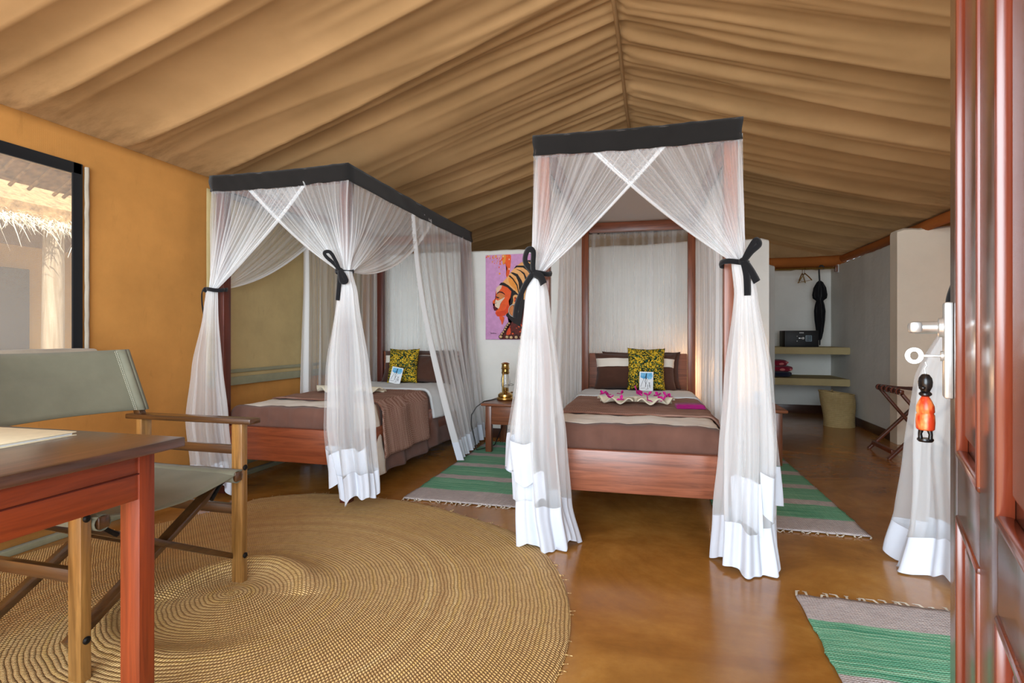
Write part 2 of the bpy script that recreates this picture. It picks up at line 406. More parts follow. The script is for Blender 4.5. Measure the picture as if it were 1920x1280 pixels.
def add_lathe(bm, prof, c=(0,0,0), seg=24, sx=1, sy=1):
    rings = []
    for r, z in prof:
        rings.append([bm.verts.new((c[0]+max(r,1e-4)*sx*math.cos(2*PI*k/seg), c[1]+max(r,1e-4)*sy*math.sin(2*PI*k/seg), c[2]+z)) for k in range(seg)])
    for a, b in zip(rings, rings[1:]):
        for k in range(seg): bm.faces.new((a[k], a[(k+1)%seg], b[(k+1)%seg], b[k]))
    bm.faces.new(rings[0][::-1]); bm.faces.new(rings[-1])
def lathe(name, prof, mat, parent=None, c=(0,0,0), seg=24, sx=1, sy=1, ang=35):
    bm = bmesh.new(); add_lathe(bm, prof, c, seg, sx, sy); return finish(bm, name, mat, parent, ang)
def grid(name, P, mat, parent=None, dens=None, wrap=False, keep=None, thick=0, smooth=True):
    """surface through P[row][col]"""
    R, Cn = len(P), len(P[0]); verts = [tuple(p) for row in P for p in row]; faces = []
    for j in range(R-1):
        for i in range(Cn if wrap else Cn-1):
            if keep and not keep(j, i): continue
            i2 = (i+1) % Cn
            faces.append((j*Cn+i, j*Cn+i2, (j+1)*Cn+i2, (j+1)*Cn+i))
    used = sorted({k for f in faces for k in f}); mp = {k: n for n, k in enumerate(used)}
    me = bpy.data.meshes.new(name)
    me.from_pydata([verts[k] for k in used], [], [tuple(mp[k] for k in f) for f in faces])
    if dens is not None:
        fl = [d for row in dens for d in row]
        at = me.attributes.new('dens', 'FLOAT', 'POINT'); at.data.foreach_set('value', [fl[k] for k in used])
    o = link_mesh(name, me, mat, parent, smooth)
    if thick:
        md = o.modifiers.new('thick', 'SOLIDIFY'); md.thickness = thick; md.offset = 0
    return o
def prism(bm, poly, z0, z1, f=lambda x, y, z: (x, y, z)):
    lo = [bm.verts.new(f(x, y, z0)) for x, y in poly]; hi = [bm.verts.new(f(x, y, z1)) for x, y in poly]
    n = len(poly)
    bm.faces.new(lo[::-1]); bm.faces.new(hi)
    for k in range(n): bm.faces.new((lo[k], lo[(k+1)%n], hi[(k+1)%n], hi[k]))
def nz(x, y=0, z=0): return noise.noise(Vector((x, y, z)))
def lerp(a, b, t): return a + (b-a)*t
def keyed(keys, z):
    """piecewise-smooth interpolation of tuples keyed by their first entry (descending)"""
    if z >= keys[0][0]: return keys[0][1:]
    for a, b in zip(keys, keys[1:]):
        if z >= b[0]:
            t = (a[0]-z)/(a[0]-b[0]); t = t*t*(3-2*t)*.5 + t*.5
            return tuple(lerp(p, q, t) for p, q in zip(a[1:], b[1:]))
    return keys[-1][1:]

# ------------------------------------------------------------------ shell
XL, XR, EZ, RX, RZ, YE, YF = -3.0, 2.54, 2.145, -0.228, 2.96, 8.4, -0.35
def make_floor():
    struct(box('floor', XL-.0, 3.4, -2.2, YE, -.12, 0, M['floor'], None, 0))
    g = box('ground', -14, XL-.001, -6, 12, -.32, -.2, plain('sandy ground', srgb(214, 190, 150), .95, 0, .1, 2, .3)); struct(g)
make_floor()
def roof_side(x_eave):
    NY, NS = 620, 40; P = []
    sgn = 1 if x_eave > RX else -1
    for j in range(NY+1):
        y = YF + (YE-YF)*j/NY; row = []
        for i in range(NS+1):
            s = i/NS
            x = lerp(RX, x_eave, s); z = lerp(RZ, EZ, s)
            yy = y + .10*nz(s*1.3, y*.5, 3.1*sgn)
            broad = abs(nz(yy*1.75+sgn*9, s*.35, 1.7))**.75
            mid = abs(nz(yy*4.3+sgn*5, s*.5, 7.7))**.7
            fine = abs(nz(yy*9.5, s*.8, 2.2+sgn))
            near = .5+.5*min(1, max(0, (y-.8)/2.6)) if sgn > 0 else 1
            d = .115*near*(broad-.3)*min(1, s*3+.15) + near*.045*(mid-.3)*(1-.35*s) + .05*fine*max(0, 1-s*1.8)
            sag = -.07*math.sin(PI*s)
            edge = min(1, (1-s)*8)
            if s == 1: d = 0
            row.append((x, y, z + sag*.6 + d*(.25+.75*edge)))
        P.append(row)
    return P
PL, PR = roof_side(XL), roof_side(XR)
P = [l[::-1] + r[1:] for l, r in zip(PL, PR)]
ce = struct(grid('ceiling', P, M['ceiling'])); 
rt = struct(tube('trim_1', [(RX+.008*nz(y), y, RZ-.012) for y in [YF + k*.2 for k in range(44)]], .013, M['ceiling'], None, 8))
# dark gable at the far end and the orange roof tubes along the right and far eaves
bm = bmesh.new(); prism(bm, [(XL, EZ), (XR, EZ), (RX, RZ)], 0, .02, lambda x, z, y: (x, YE-.02+y, z)); struct(finish(bm, 'wall_far_gable', M['ceiling']))
struct(box('wall_far_canvas', XL, XR, YE-.03, YE, 0, EZ+.01, M['ceiling'], None, 0))
def sag_tube(name, a, b, r):
    a, b = Vector(a), Vector(b); pts = [a.lerp(b, k/30) + Vector((0, 0, -.012*math.sin(PI*k/30) + .006*nz(k*.7))) for k in range(31)]
    return struct(tube(name, pts, r, M['tube'], None, 12))
sag_tube('trim_2', (XR-.04, YF, EZ-.045), (XR-.04, YE, EZ-.045), .05)
sag_tube('trim_3', (1.1, YE-.08, EZ-.06), (XR, YE-.08, EZ-.06), .075)
# left canvas wall with window opening
WY0, WY1, WZ0, WZ1 = .55, 2.14, .96, 1.915
def canvas_panel(name, y0, y1, z0, z1, mat, x=XL, th=.012, ny=40, nzv=20, amp=.008):
    P = []
    for j in range(nzv+1):
        z = lerp(z0, z1, j/nzv); P.append([(x + amp*nz(y*1.1, z*1.3, x) , y, z) for y in [lerp(y0, y1, i/ny) for i in range(ny+1)]])
    return grid(name, P, mat, None, None, thick=th)
bmw = []
NYW, NZW = 110, 44
ys = sorted(set([YF + (YE-YF)*i/NYW for i in range(NYW+1)] + [WY0, WY1])); zs = sorted(set([EZ*i/NZW for i in range(NZW+1)] + [WZ0, WZ1]))
P = [[(XL + (.010*nz(y*1.1, z*1.3, 3) if 0 < z < EZ else 0), y, z) for y in ys] for z in zs]
keep = lambda j, i: not (WY0 <= ys[i] < WY1 and WZ0 <= zs[j] < WZ1)
wl_ = struct(grid('wall_left', P, M['orange'], None, None, keep=keep, thick=.01))
struct(box('wall_right', 2.78, 2.80, YF, YE, 0, EZ+.06, M['orange'], None, 0)); struct(box('trim_6', XR-.03, 2.80, YF, YE, EZ+.02, EZ+.045, M['tube'], None, 0))  # thin strip added to stop light entering between eave and wall
# window frame tapes, screen and rolled flap
win = thing('window_1', None, None); struct(win)
M['wblack'] = cloth('black window tape', srgb(14, 14, 16), 400, .1)
box('window_frame', XL+.006, XL+.02, WY0-.04, WY1+.035, WZ1-.005, WZ1+.055, M['wblack'], win)
box('window_frame', XL+.006, XL+.02, WY1-.01, WY1+.04, WZ0-.02, WZ1+.055, M['wblack'], win)
box('window_frame', XL+.006, XL+.02, WY0-.04, WY1+.035, WZ0-.03, WZ0+.01, M['wblack'], win)
M['zip'] = cloth('grey zip tape', srgb(172, 160, 142), 400, .2)
bm = bmesh.new(); add_tube(bm, [(XL+.018, WY1+.062+.004*nz(k*.9), WZ1+.045-k*.05) for k in range(21)], .011, 8)
finish(bm, 'zip_tape', M['zip'], win)
box('window_screen', XL-.006, XL-.004, WY0, WY1, WZ0, WZ1, M['screen'], win, 0)
bm = bmesh.new(); add_tube(bm, [(XL+.045, WY0 + (WY1-WY0)*k/20, WZ0-.012 + .012*nz(k*.5)) for k in range(22)], [.032+.006*nz(k*.8, 4) for k in range(22)], 12)
rf = finish(bm, 'rolled_flap', M['zip'], win)
# rolled-down tan flap behind the far-left bed, with olive hem
P = []
for j in range(24):
    z = lerp(.70, 2.06, j/23)
    P.append([(XL + .022 + .008*nz(y*2, z*1.5) , y, z - (.02*(y-3.0)*.3 if j == 0 else 0)) for y in [3.0 + 2.0*i/40 for i in range(41)]])
fl_ = grid('window_flap', P, M['tan'], None, None, thick=.006)
tag(fl_, 'tan canvas window flap let down behind the left bed', 'window flap')
box('flap_hem', XL+.030, XL+.042, 3.0, 5.0, .685, .745, M['olive'], fl_)
box('flap_hem', XL+.030, XL+.040, 3.0, 5.0, .775, .80, M['olive'], fl_)
struct(tube('trim_4', [(XL+.03, YF+.2*k, .098+.006*nz(k*.6)) for k in range(29)], .020, M['olive'], None, 8))
struct(tube('trim_5', [(XL+.035, YF+.2*k, .13+.006*nz(k*.6+9)) for k in range(29)], .009, M['olive'], None, 8))
struct(box('baseboard_left', XL+.006, XL+.05, YF, 5.2, 0, .03, M['olive']))
# masonry walls
def wall_box(name, x0, x1, y0, y1, z1, mat, rag=.012, edge=.02):
    """plastered low wall with an uneven rounded top"""
    dx, dy = x1-x0, y1-y0
    n = max(2, int(max(dx, dy)/.06)); bm = bmesh.new()
    alongx = dx >= dy; rows = []
    for k in range(n+1):
        t = k/n; zt = z1 + rag*nz(t*9+x0*3, y0) + rag*.5*nz(t*31, x0)
        zt -= edge*max(0, 1-min(t, 1-t)*n/1.2)**2
        prof = [(0, 0), (0, zt-.02), (.15, zt), (.85, zt), (1, zt-.02), (1, 0)]
        rows.append([bm.verts.new((lerp(x0, x1, t), lerp(y0, y1, q), z) if alongx else (lerp(x0, x1, q), lerp(y0, y1, t), z)) for q, z in prof])
    m = len(rows[0])
    for a, b in zip(rows, rows[1:]):
        for k in range(m): bm.faces.new((a[k], a[(k+1)%m], b[(k+1)%m], b[k]))
    bm.faces.new(rows[0][::-1]); bm.faces.new(rows[-1])
    return struct(finish(bm, name, mat, None, 50))
wall_box('wall_partition', XL+.03, .995, 5.25, 5.39, 1.925, M['plaster'], .015)
struct(box('baseboard_partition', XL+.03, .99, 5.238, 5.25, 0, .095, M['baseboard']))
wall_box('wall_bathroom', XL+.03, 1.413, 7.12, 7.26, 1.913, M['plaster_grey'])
wall_box('wall_alcove_left', 1.29, 1.413, 7.26, 7.98, 1.913, M['plaster'])
wall_box('wall_alcove_back', 1.29, 2.41, 7.98, 8.10, 1.93, M['plaster'])
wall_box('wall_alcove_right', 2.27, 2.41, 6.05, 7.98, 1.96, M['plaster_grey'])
wall_box('wall_pier', 2.245, 3.3, 5.90, 6.06, 2.075, M['plaster_warm'], .014)
struct(box('baseboard_alcove_back', 1.413, 2.27, 7.965, 7.98, 0, .11, M['baseboard']))
struct(box('baseboard_alcove_right', 2.255, 2.27, 6.06, 7.965, 0, .095, M['baseboard']))
# cement shelves
def shelf(z, lab):
    bm = bmesh.new(); prism(bm, [(1.414, 7.30), (2.10, 7.28), (2.268, 7.24), (2.268, 7.978), (1.414, 7.978)], z-.085, z)
    bmesh.ops.bevel(bm, geom=list(bm.edges), offset=.006, segments=2, affect='EDGES')
    return tag(finish(bm, 'shelf', M['shelf']), lab, 'shelf', 'cement shelves in the alcove')
SH1, SH2 = .90, .515
shelf(SH1, 'ochre cement shelf carrying the black safe'); shelf(SH2, 'lower ochre cement shelf holding the folded red cloths')

# ------------------------------------------------------------------ outside seen through the window
ND = thing('thatched_building', 'neighbouring tent hut under a bright sunlit thatched roof outside the window', 'building', (-6.4, 2.2, 0))
def outside():
    # local: x towards our tent is +, facade at x = 0
    box('facade', -.06, 0, -5.5, 6.5, -.25, 2.9, M['far_canvas'], ND, 0)
    box('facade_shade_band', 0, .02, -5.5, 6.5, 1.98, 2.5, flat('grey brown painted shade', (150, 128, 108)), ND, 0)  # darker strip paints the shade below the thatch onto the facade
    box('window_panel', 0, .03, -.8, 1.92, .1, 1.74, flat('dark mesh window', (98, 102, 110)), ND, .01)
    M['thatch_d'] = plain('brown thatch', srgb(176, 140, 96), .95, 0, .3, 20, .5)
    M['thatch'] = plain('sun-bleached thatch', srgb(250, 238, 214), .95, 0, .08, 20, .3)
    bm = bmesh.new(); prism(bm, [(-1.2, 3.3), (1.42, 2.02), (1.42, 2.14), (-1.2, 3.5)], -5.5, 6.5, lambda x, z, y: (x, y, z)); finish(bm, 'thatch_layer', M['thatch_d'], ND)
    rnd = random.Random(3)
    verts, faces = [], []
    def blade(p, d, L, wd, droop):
        n0 = len(verts); sd = Vector((rnd.uniform(-1,1), 1, rnd.uniform(-.4,.4))).normalized()*wd
        for t in (0, .5, 1):
            q = Vector(p) + Vector(d)*L*t + Vector((0, 0, -droop*t*t)); s = sd*(1-.8*t)
            verts.append(tuple(q-s)); verts.append(tuple(q+s))
        faces.append((n0, n0+1, n0+3, n0+2)); faces.append((n0+2, n0+3, n0+5, n0+4))
    for k in range(11000):
        y = rnd.uniform(-1.6, 3.4); u = rnd.random()
        blade((1.50 - .35*u, y, 1.97 + .22*u + rnd.uniform(-.03, .03)), (rnd.uniform(.2, 1), rnd.uniform(-.9, .9), rnd.uniform(-.5, .45)), rnd.uniform(.05, .14), rnd.uniform(.0025, .006), rnd.uniform(0, .09))
    for k in range(110):
        y = rnd.uniform(-1.6, 3.0)
        blade((1.56, y, 1.93), (rnd.uniform(-.1, .3), rnd.uniform(-.7, .7), -1), rnd.uniform(.06, .2), .005, .03)
    me = bpy.data.meshes.new('thatch_fringe'); me.from_pydata(verts, [], faces)
    o = link_mesh('thatch_fringe', me, M['thatch'], ND); o['kind'] = 'stuff'
    for y in (1.245, -2.2): tube('post', [(1.35, y, -.22), (1.36, y-.01, 1.0), (1.34, y+.01, 2.05)], [.085, .080, .074], M['pole'], ND, 14)
    EV = thing('thatched_eave', 'underside of the thatched eave with a log purlin just outside the top of the window', 'roof', (-3.05, 0, 0))
    bm = bmesh.new(); prism(bm, [(0, 2.40), (-1.0, 2.05), (-1.0, 2.15), (0, 2.55)], -.3, 6.5, lambda x, z, y: (x, y, z)); finish(bm, 'thatch_layer', M['thatch_d'], EV)
    for k in range(46):
        y = .3 + k*.12 + random.uniform(-.03, .03); tube('rafter', [(-.05, y-.12, 2.36), (-1.02, y+.05, 2.03)], .012, M['thatch_d'], EV, 6)
    tube('purlin', [(-.58, -.3, 2.13), (-.58, 3, 2.12), (-.58, 6.5, 2.10)], .034, M['pole'], EV, 10)
outside()

# ------------------------------------------------------------------ beds
def bed(loc, rz, label, mats=('mahog_x', 'mahog_z', 'mahog_y'), foot='mahog_x'):
    t = thing('four_poster_bed', label, 'bed', loc, rz)
    mx, mz, my = M[mats[0]], M[mats[1]], M[mats[2]]
    for x in (-.465, .465):
        for y in (.065, 2.19): box('post', x-.032, x+.032, y-.032, y+.032, 0, 2.03, mz, t, .006)
        box('side_rail', x-.02, x+.02, .085, 2.165, .24, .42, my, t)
        box('canopy_rail', x-.03, x+.03, .02, 2.23, 2.03, 2.075, my, t)
    box('footboard', -.43, .43, .03, .07, .24, .455, M[foot], t, .006)
    box('canopy_rail', -.43, .43, .022, .078, 2.0, 2.072, mx, t)
    box('canopy_rail', -.43, .43, 2.17, 2.23, 1.99, 2.075, mx, t)
    box('headboard', -.43, .43, 2.185, 2.215, .34, .885, mx, t, .006)
    bm = bmesh.new()
    for k in range(9): add_box(bm, (0, .25+k*.22, .275), (.88, .08, .02))
    finish(bm, 'slats', mx, t)
    return t
RB = ((-.105, 2.75, 0), math.radians(1.3)); LB = ((-2.32, 2.88, 0), 0.0); TB = ((1.95, 2.88, 0), PI)
bed_r = bed(*RB, 'dark reddish wooden four-poster bed in the middle, facing the camera beside the painting')
bed_l = bed(*LB, 'red-brown four-poster bed in the left corner behind the canvas chair', ('mahog_x', 'mahog_dk_z', 'mahog_y'), 'mahog_red_x')
bed_t = bed(*TB, 'four-poster bed mostly hidden behind the open door at right', ('mahog_x', 'mahog_dk_z', 'mahog_y'))

def W(frame, p):
    (ox, oy, oz), r = frame; c, s = math.cos(r), math.sin(r)
    return (ox + p[0]*c - p[1]*s, oy + p[0]*s + p[1]*c, oz + p[2])
ZT = .57
def bedding(frame, names, side=0.0, drape=.30, name='duvet', hw=.50):
    """duvet: top, front face tucked behind the footboard, sides hanging to z=drape on each flank"""
    t = thing(name, names, 'duvet', frame[0], frame[1])
    NX, NY = 70, 90
    drL, drR = drape; fr = .13
    L = 2*hw + (ZT-drL) + (ZT-drR); Ltot = fr + 2.06
    P = []; rowy = []
    for j in range(NY+1):
        b = Ltot*j/NY - fr; row = []; rowy.append(b)
        for i in range(NX+1):
            a = L*i/NX - (ZT-drL) - hw
            ea = max(0, abs(a)-hw); sx = math.copysign(1, a)
            eb = max(0, -b)
            x = max(-hw, min(hw, a)); y = .095 + max(0, b)
            rr = .045
            # rounded shoulder
            z = ZT
            da = hw-abs(x); 
            if ea == 0 and da < rr: z -= rr - math.sqrt(max(0, rr*rr-(rr-da)**2))
            if eb == 0 and y-.095 < rr: z -= rr - math.sqrt(max(0, rr*rr-(rr-(y-.095))**2))
            drop = max(ea, eb)
            if drop > 0: z = ZT - rr - drop*.95
            flare = ea*(.14 if eb == 0 else 0)
            x += sx*flare
            wr = .010*nz(x*6+1, y*7, z*5) + .006*nz(x*17, y*14, z*12)
            if ea > 0: x += sx*(wr*1.4 + .014*math.sin(y*19+2*nz(y*4)))*min(1, ea*8)
            elif eb > 0: y += wr*1.1 + .028*abs(nz(x*14+z*6, z*5)) + .012*nz(x*38, z*7); z += .004*nz(x*9)
            else: z += wr*.8 + (.010*abs(nz(x*5, y*22, 3)) if y < .5 else 0)
            lowwob = .02*nz(y*3.3, 5) if ea > 0 else 0
            row.append((x, y, max(.06, z + lowwob)))
        P.append(row)
    def band(lo, hi): return lambda j, i: lo <= rowy[j] < hi
    grid('border', P, M['brown'], t, keep=band(-1, .045), thick=.008)
    grid('beige_band', P, M['beige'], t, keep=band(.045, .36), thick=.008)
    grid('body', P, M['brown'], t, keep=band(.36, 3), thick=.008)
    return t
bedding(RB, 'brown duvet with beige band on the middle bed', drape=(.36, .36), hw=.445)
bedding(LB, 'brown duvet with beige band hanging down the right side of the left bed', drape=(.3, .12), hw=.445)
bedding(TB, 'brown duvet on the bed behind the open door', drape=(.3, .3), hw=.445)
for fr_, lb in ((RB, 'mattress'), (LB, 'mattress'), (TB, 'mattress')):
    m = box('mattress', -.42, .42, .14, 2.16, .285, .52, M['sheet'], None, .03); m.location = fr_[0]; m.rotation_euler = (0, 0, fr_[1])
    tag(m, {RB: 'white mattress under the brown duvet of the middle bed', LB: 'white mattress under the duvet of the left corner bed', TB: 'white mattress of the bed behind the door'}[fr_], 'mattress')

def drape_sheet(name, frame, y0, y1, z, dL, dR, mat, lab, cat, skew=0, hw=.46, thick=.01, lift=.012, wave=1.0):
    NX, NY = 64, 34; L = 2*hw + dL + dR; P = []
    for j in range(NY+1):
        v = j/NY; row = []
        for i in range(NX+1):
            a = L*i/NX - dL - hw; ea = max(0, abs(a)-hw); sx = math.copysign(1, a)
            x = max(-hw, min(hw, a)); y = lerp(y0, y1, v) - (skew*ea if sx > 0 else 0)
            zz = z + lift; rr = .05; da = hw-abs(x)
            if ea == 0 and da < rr: zz -= rr - math.sqrt(max(0, rr*rr-(rr-da)**2))
            if ea > 0:
                zz -= rr + ea*.95; x += sx*(ea*.15 + .02 + .012*math.sin(y*17+1.3) + .01*nz(y*6, zz*4))
            else: zz += .006*wave*nz(x*7, y*9, 4)
            zz += .004*nz(x*20, y*20, 8)
            row.append((x, y, zz))
        P.append(row)
    o = grid(name, P, mat, None, thick=thick); o.location = frame[0]; o.rotation_euler = (0, 0, frame[1])
    return tag(o, lab, cat)
th1 = drape_sheet('throw_blanket', RB, .47, 1.33, ZT, .15, .12, M['throw'], 'pinkish brown knitted throw across the middle bed under the folded towel', 'throw')
th2 = drape_sheet('throw_blanket', LB, .50, 1.26, ZT, .12, .34, M['throw'], 'pinkish brown knitted throw hanging down the side of the left bed', 'throw', .28)
for o, y0, hw in ((th1, .47, .46), (th2, .50, .46)):
    bm = bmesh.new(); rnd = random.Random(5)
    for k in range(46):
        x = -.44 + k*.0195; y1 = {.47: 1.33, .50: 1.26}[y0]
        add_tube(bm, [(x, y1-.005, ZT+.018), (x+rnd.uniform(-.004,.004), y1+.012+rnd.random()*.008, ZT+.014)], [.003, .0022], 5)
    finish(bm, 'fringe', M['beige'], o)['kind'] = 'stuff'
drape_sheet('folded_sheet', RB, 1.35, 1.82, ZT, .18, .15, M['sheet'], 'pale grey sheet folded back below the pillows of the middle bed', 'sheet', thick=.02, lift=.012)
drape_sheet('folded_sheet', LB, 1.33, 1.86, ZT, .12, .20, M['sheet'], 'off-white sheet folded back below the pillows of the left bed', 'sheet', thick=.02, lift=.012)

def pillow(name, w_, h_, t_, mats, bands, parent=None):
    """pillow standing upright: local x width, z height, y thickness; bands = list of (z fraction, material index)"""
    N = 30; rows = {0: [], 1: []}
    me_v, me_f, mi = [], [], []
    for side in (0, 1):
        base = len(me_v)
        for j in range(N+1):
            for i in range(N+1):
                u, v = 2*i/N-1, 2*j/N-1
                pu = u*(1-.07*(1-abs(v)**2)*(abs(u)**3)) ; pv = v*(1-.08*(1-abs(u)**2)*(abs(v)**3))
                th = (max(0, 1-abs(u)**3.2)*max(0, 1-abs(v)**3.2))**.55
                wr = .012*nz(u*3+side*5, v*3, w_*7)*th
                me_v.append((pu*w_/2 + .004*nz(v*5, u*2), (t_/2*th + .002 + wr)*(1 if side else -1), h_/2 + pv*h_/2 + .006*nz(u*4, v, 2)))
        for j in range(N):
            for i in range(N):
                a = base+j*(N+1)+i; f = (a, a+1, a+N+2, a+N+1)
                me_f.append(f if not side else f[::-1])
                zf = (j+.5)/N; k = 0
                for lo, hi, m in bands:
                    if lo <= zf < hi: k = m
                mi.append(k)
    n1 = (N+1)**2
    def rim(idx):
        for a, b in zip(idx, idx[1:]): me_f.append((a, a+n1, b+n1, b)); mi.append(0)
    rim([i for i in range(N+1)]); rim([N*(N+1)+i for i in range(N, -1, -1)])
    rim([j*(N+1) for j in range(N, -1, -1)]); rim([j*(N+1)+N for j in range(N+1)])
    me = bpy.data.meshes.new(name); me.from_pydata(me_v, [], me_f); me.update()
    o = link_mesh(name, me, mats, parent, True); me.polygons.foreach_set('material_index', mi); me.update()
    return o
def place(o, frame, p, rz=0, tilt=0, roll=0):
    o.location = W(frame, p); o.rotation_euler = (tilt, roll, frame[1]+rz)
PB = [(.60, .82, 1)]
def pillow_set(frame, where, extra):
    a = pillow('pillow', .68, .33, .12, [M['brown_dk'], M['beige']], [])
    place(a, frame, (.05+extra, 2.10, ZT+.005), 0, -.10); tag(a, f'plain dark brown pillow at the back against the headboard of the {where} bed', 'pillow')
    b = pillow('pillow', .70, .325, .14, [M['brown_dk'], M['beige']], PB)
    place(b, frame, (.0+extra, 1.98, ZT+.005), 0, -.26); tag(b, f'dark brown pillow with a beige stripe on the {where} bed', 'pillow')
pillow_set(RB, 'middle', -.02); pillow_set(LB, 'left corner', .0)
pl = pillow('pillow', .62, .30, .13, [M['brown_dk'], M['beige']], []); place(pl, LB, (.17, 1.86, ZT+.02), -.15, -.5, 0); tag(pl, 'slumped brown pillow seen through the netting at the right of the left bed', 'pillow')
c1 = pillow('cushion', .31, .36, .12, [M['speckle']], []); place(c1, RB, (.075, 1.84, ZT+.02), .03, -.22, .01); tag(c1, 'yellow and green speckled cushion on the middle bed', 'cushion')
c2 = pillow('cushion', .30, .34, .12, [M['speckle']], []); place(c2, LB, (-.03, 1.80, ZT+.02), .12, -.25, .0); tag(c2, 'yellow and green speckled cushion on the left bed', 'cushion')

# greeting cards with a blue wash and black ink drawing
M['card'] = plain('white card', srgb(232, 236, 240), .6, 0, .02, 40, 0)
def card_blue():
    t = NT('blue watercolour wash'); v = t.coords((1, 1, 1)); n = t.noise(v, 25, 4)
    t.base(t.ramp(n, [(.35, srgb(58, 152, 208)), (.65, srgb(140, 200, 230))])); t.rough(.6, .2); return t.m
M['wash'] = card_blue(); M['ink'] = flat('black ink', (28, 30, 40))
def card(frame, p, rz, tilt, roll, lab):
    t = thing('greeting_card', lab, 'card', W(frame, p), 0, None, (tilt, roll, frame[1]+rz))
    box('paper', -.055, .055, -.001, .001, 0, .155, M['card'], t, 0)
    bm = bmesh.new(); rnd = random.Random(2)
    poly = [(-.045, .145), (.045, .147), (.05, .12), (.04, .098), (.015, .092), (.008, .104), (-.02, .096), (-.046, .108)]
    prism(bm, [(x, z) for x, z in poly], -.0014, -.0012, lambda x, z, y: (x, y, z)); finish(bm, 'colour_wash', M['wash'], t)
    bm = bmesh.new()
    def stroke(pts, wd):
        for (x0, z0), (x1, z1) in zip(pts, pts[1:]):
            d = Vector((x1-x0, z1-z0)); n = Vector((-d.y, d.x)).normalized()*wd
            prism(bm, [(x0+n.x, z0+n.y), (x0-n.x, z0-n.y), (x1-n.x, z1-n.y), (x1+n.x, z1+n.y)], -.0019, -.0016, lambda x, z, y: (x, y, z))
    stroke([(0, .142), (-.004, .10), (.003, .10)], .0035)       # tall walking figure
    stroke([(-.003, .12), (-.016, .104), (-.03, .07), (-.044, .03)], .0012)
    stroke([(-.004, .10), (-.010, .078), (-.004, .06), (-.006, .03)], .0018); stroke([(.003, .10), (.006, .085), (-.004, .05)], .0012)
    stroke([(.018, .066), (.022, .062), (.028, .068), (.024, .05), (.026, .03)], .0016)
    stroke([(.010, .05), (.013, .035), (.012, .018)], .0014); stroke([(.026, .05), (.032, .043), (.03, .024)], .0012)
    stroke([(-.046, .02), (-.03, .019), (-.008, .023)], .001); stroke([(-.004, .012), (.02, .016)], .001)
    finish(bm, 'ink_drawing', M['ink'], t)
    return t
card(RB, (.075, 1.735, ZT+.026), .0, -.16, .02, 'small card with blue wash and ink figures leaning on the middle bed cushion')
card(LB, (-.05, 1.68, ZT+.026), .1, -.22, .18, 'small card with blue wash and ink figures leaning on the left bed cushion')

# folded fan towels with bougainvillea
def fan_towel(frame, p, rz, sc, lab):
    t = thing('folded_towel', lab, 'towel', W(frame, p), frame[1]+rz)
    for sgn in (-1, 1):
        P = []
        for j in range(13):
            r = j/12; row = []
            for i in range(57):
                a = i/56
                ang = PI*(.06 + .86*a)/1.0
                fold = math.sin(a*PI*5)
                rad = (.02 + .31*r*(1-.28*a))*sc
                dx = math.cos(ang*.54); dy = -math.sin(ang*.54)
                x = sgn*(.012 + rad*dx); y = .02 + rad*dy*.82
                z = .018 + .018*r*fold + .026*r*(1-r*.4) + .02*(1-r)*abs(fold)
                row.append((x, y, max(.004, z)))
            P.append(row)
        grid('towel_wing', P, M['towel'], t, thick=.008)
    P = []
    for j in range(9):
        v = j/8; P.append([((-.32+.64*i/40)*sc, .03 + .05*v, .012 + .03*math.sin(PI*v)*(1-abs(i-20)/26)+.006*nz(i*.4, v*3)) for i in range(41)])
    grid('towel_roll', P, M['towel'], t, thick=.012)
    return t
tw1 = fan_towel(RB, (0, .93, ZT+.016), 0, .74, 'cream towel folded into a fan with magenta flowers on the middle bed')
tw2 = fan_towel(LB, (-.06, .95, ZT+.016), .0, .88, 'cream towel folded into a fan, half hidden by the left bed netting')
def flower_mesh(seed):
    rnd = random.Random(seed); vs, fs = [], []
    for k in range(3):
        a = 2*PI*k/3 + rnd.uniform(-.3, .3); lift = rnd.uniform(.25, .8); n = len(vs)
        d = Vector((math.cos(a), math.sin(a), 0)); s = Vector((-d.y, d.x, 0))
        for r, w_, z in ((0, .002, 0), (.010, .010, .006), (.020, .010, .014*lift*1.6), (.030, .001, .024*lift*1.3)):
            for q in (-1, 0, 1): vs.append(tuple(d*r + s*w_*q + Vector((0, 0, z + (.004 if q else 0)))))
        for j in range(3):
            for q in range(2): b = n+j*3+q; fs.append((b, b+1, b+4, b+3))
    me = bpy.data.meshes.new('bougainvillea'); me.from_pydata(vs, [], fs); me.materials.append(M['petal']); return me
fms = [flower_mesh(k) for k in range(4)]
def flower(frame, tp, dx, dy, z, where, big=1.0, k=0):
    o = bpy.data.objects.new('bougainvillea_flower', fms[k % 4]); COL.objects.link(o)
    o.location = W(frame, (tp[0]+dx, tp[1]+dy, tp[2]+z)); o.rotation_euler = (.9 if big > 1.2 else .5, .1*k, k*1.9); o.scale = (big,)*3
    sd = o.modifiers.new('t', 'SOLIDIFY'); sd.thickness = .001
    return tag(o, where, 'flower', 'magenta flowers on the middle bed towel' if frame is RB else 'magenta flowers on the left bed towel')
FR = [(-.285, .05, 'at the left end of'), (-.25, .005, 'on the left end pleat of'), (-.195, -.06, 'on the left front pleat of'), (-.115, -.12, 'at the front left of'), (.005, .09, 'standing at the centre back of'),
      (-.12, .09, 'at the back left of'), (.11, .085, 'at the back right of'), (.095, -.115, 'at the front right of'), (.19, .06, 'behind the right cluster of'), (.235, -.04, 'at the front of the right cluster of'), (.27, .01, 'in the right cluster of'), (.26, .07, 'at the back of the right cluster of'), (.21, -.02, 'at the left of the right cluster of')]
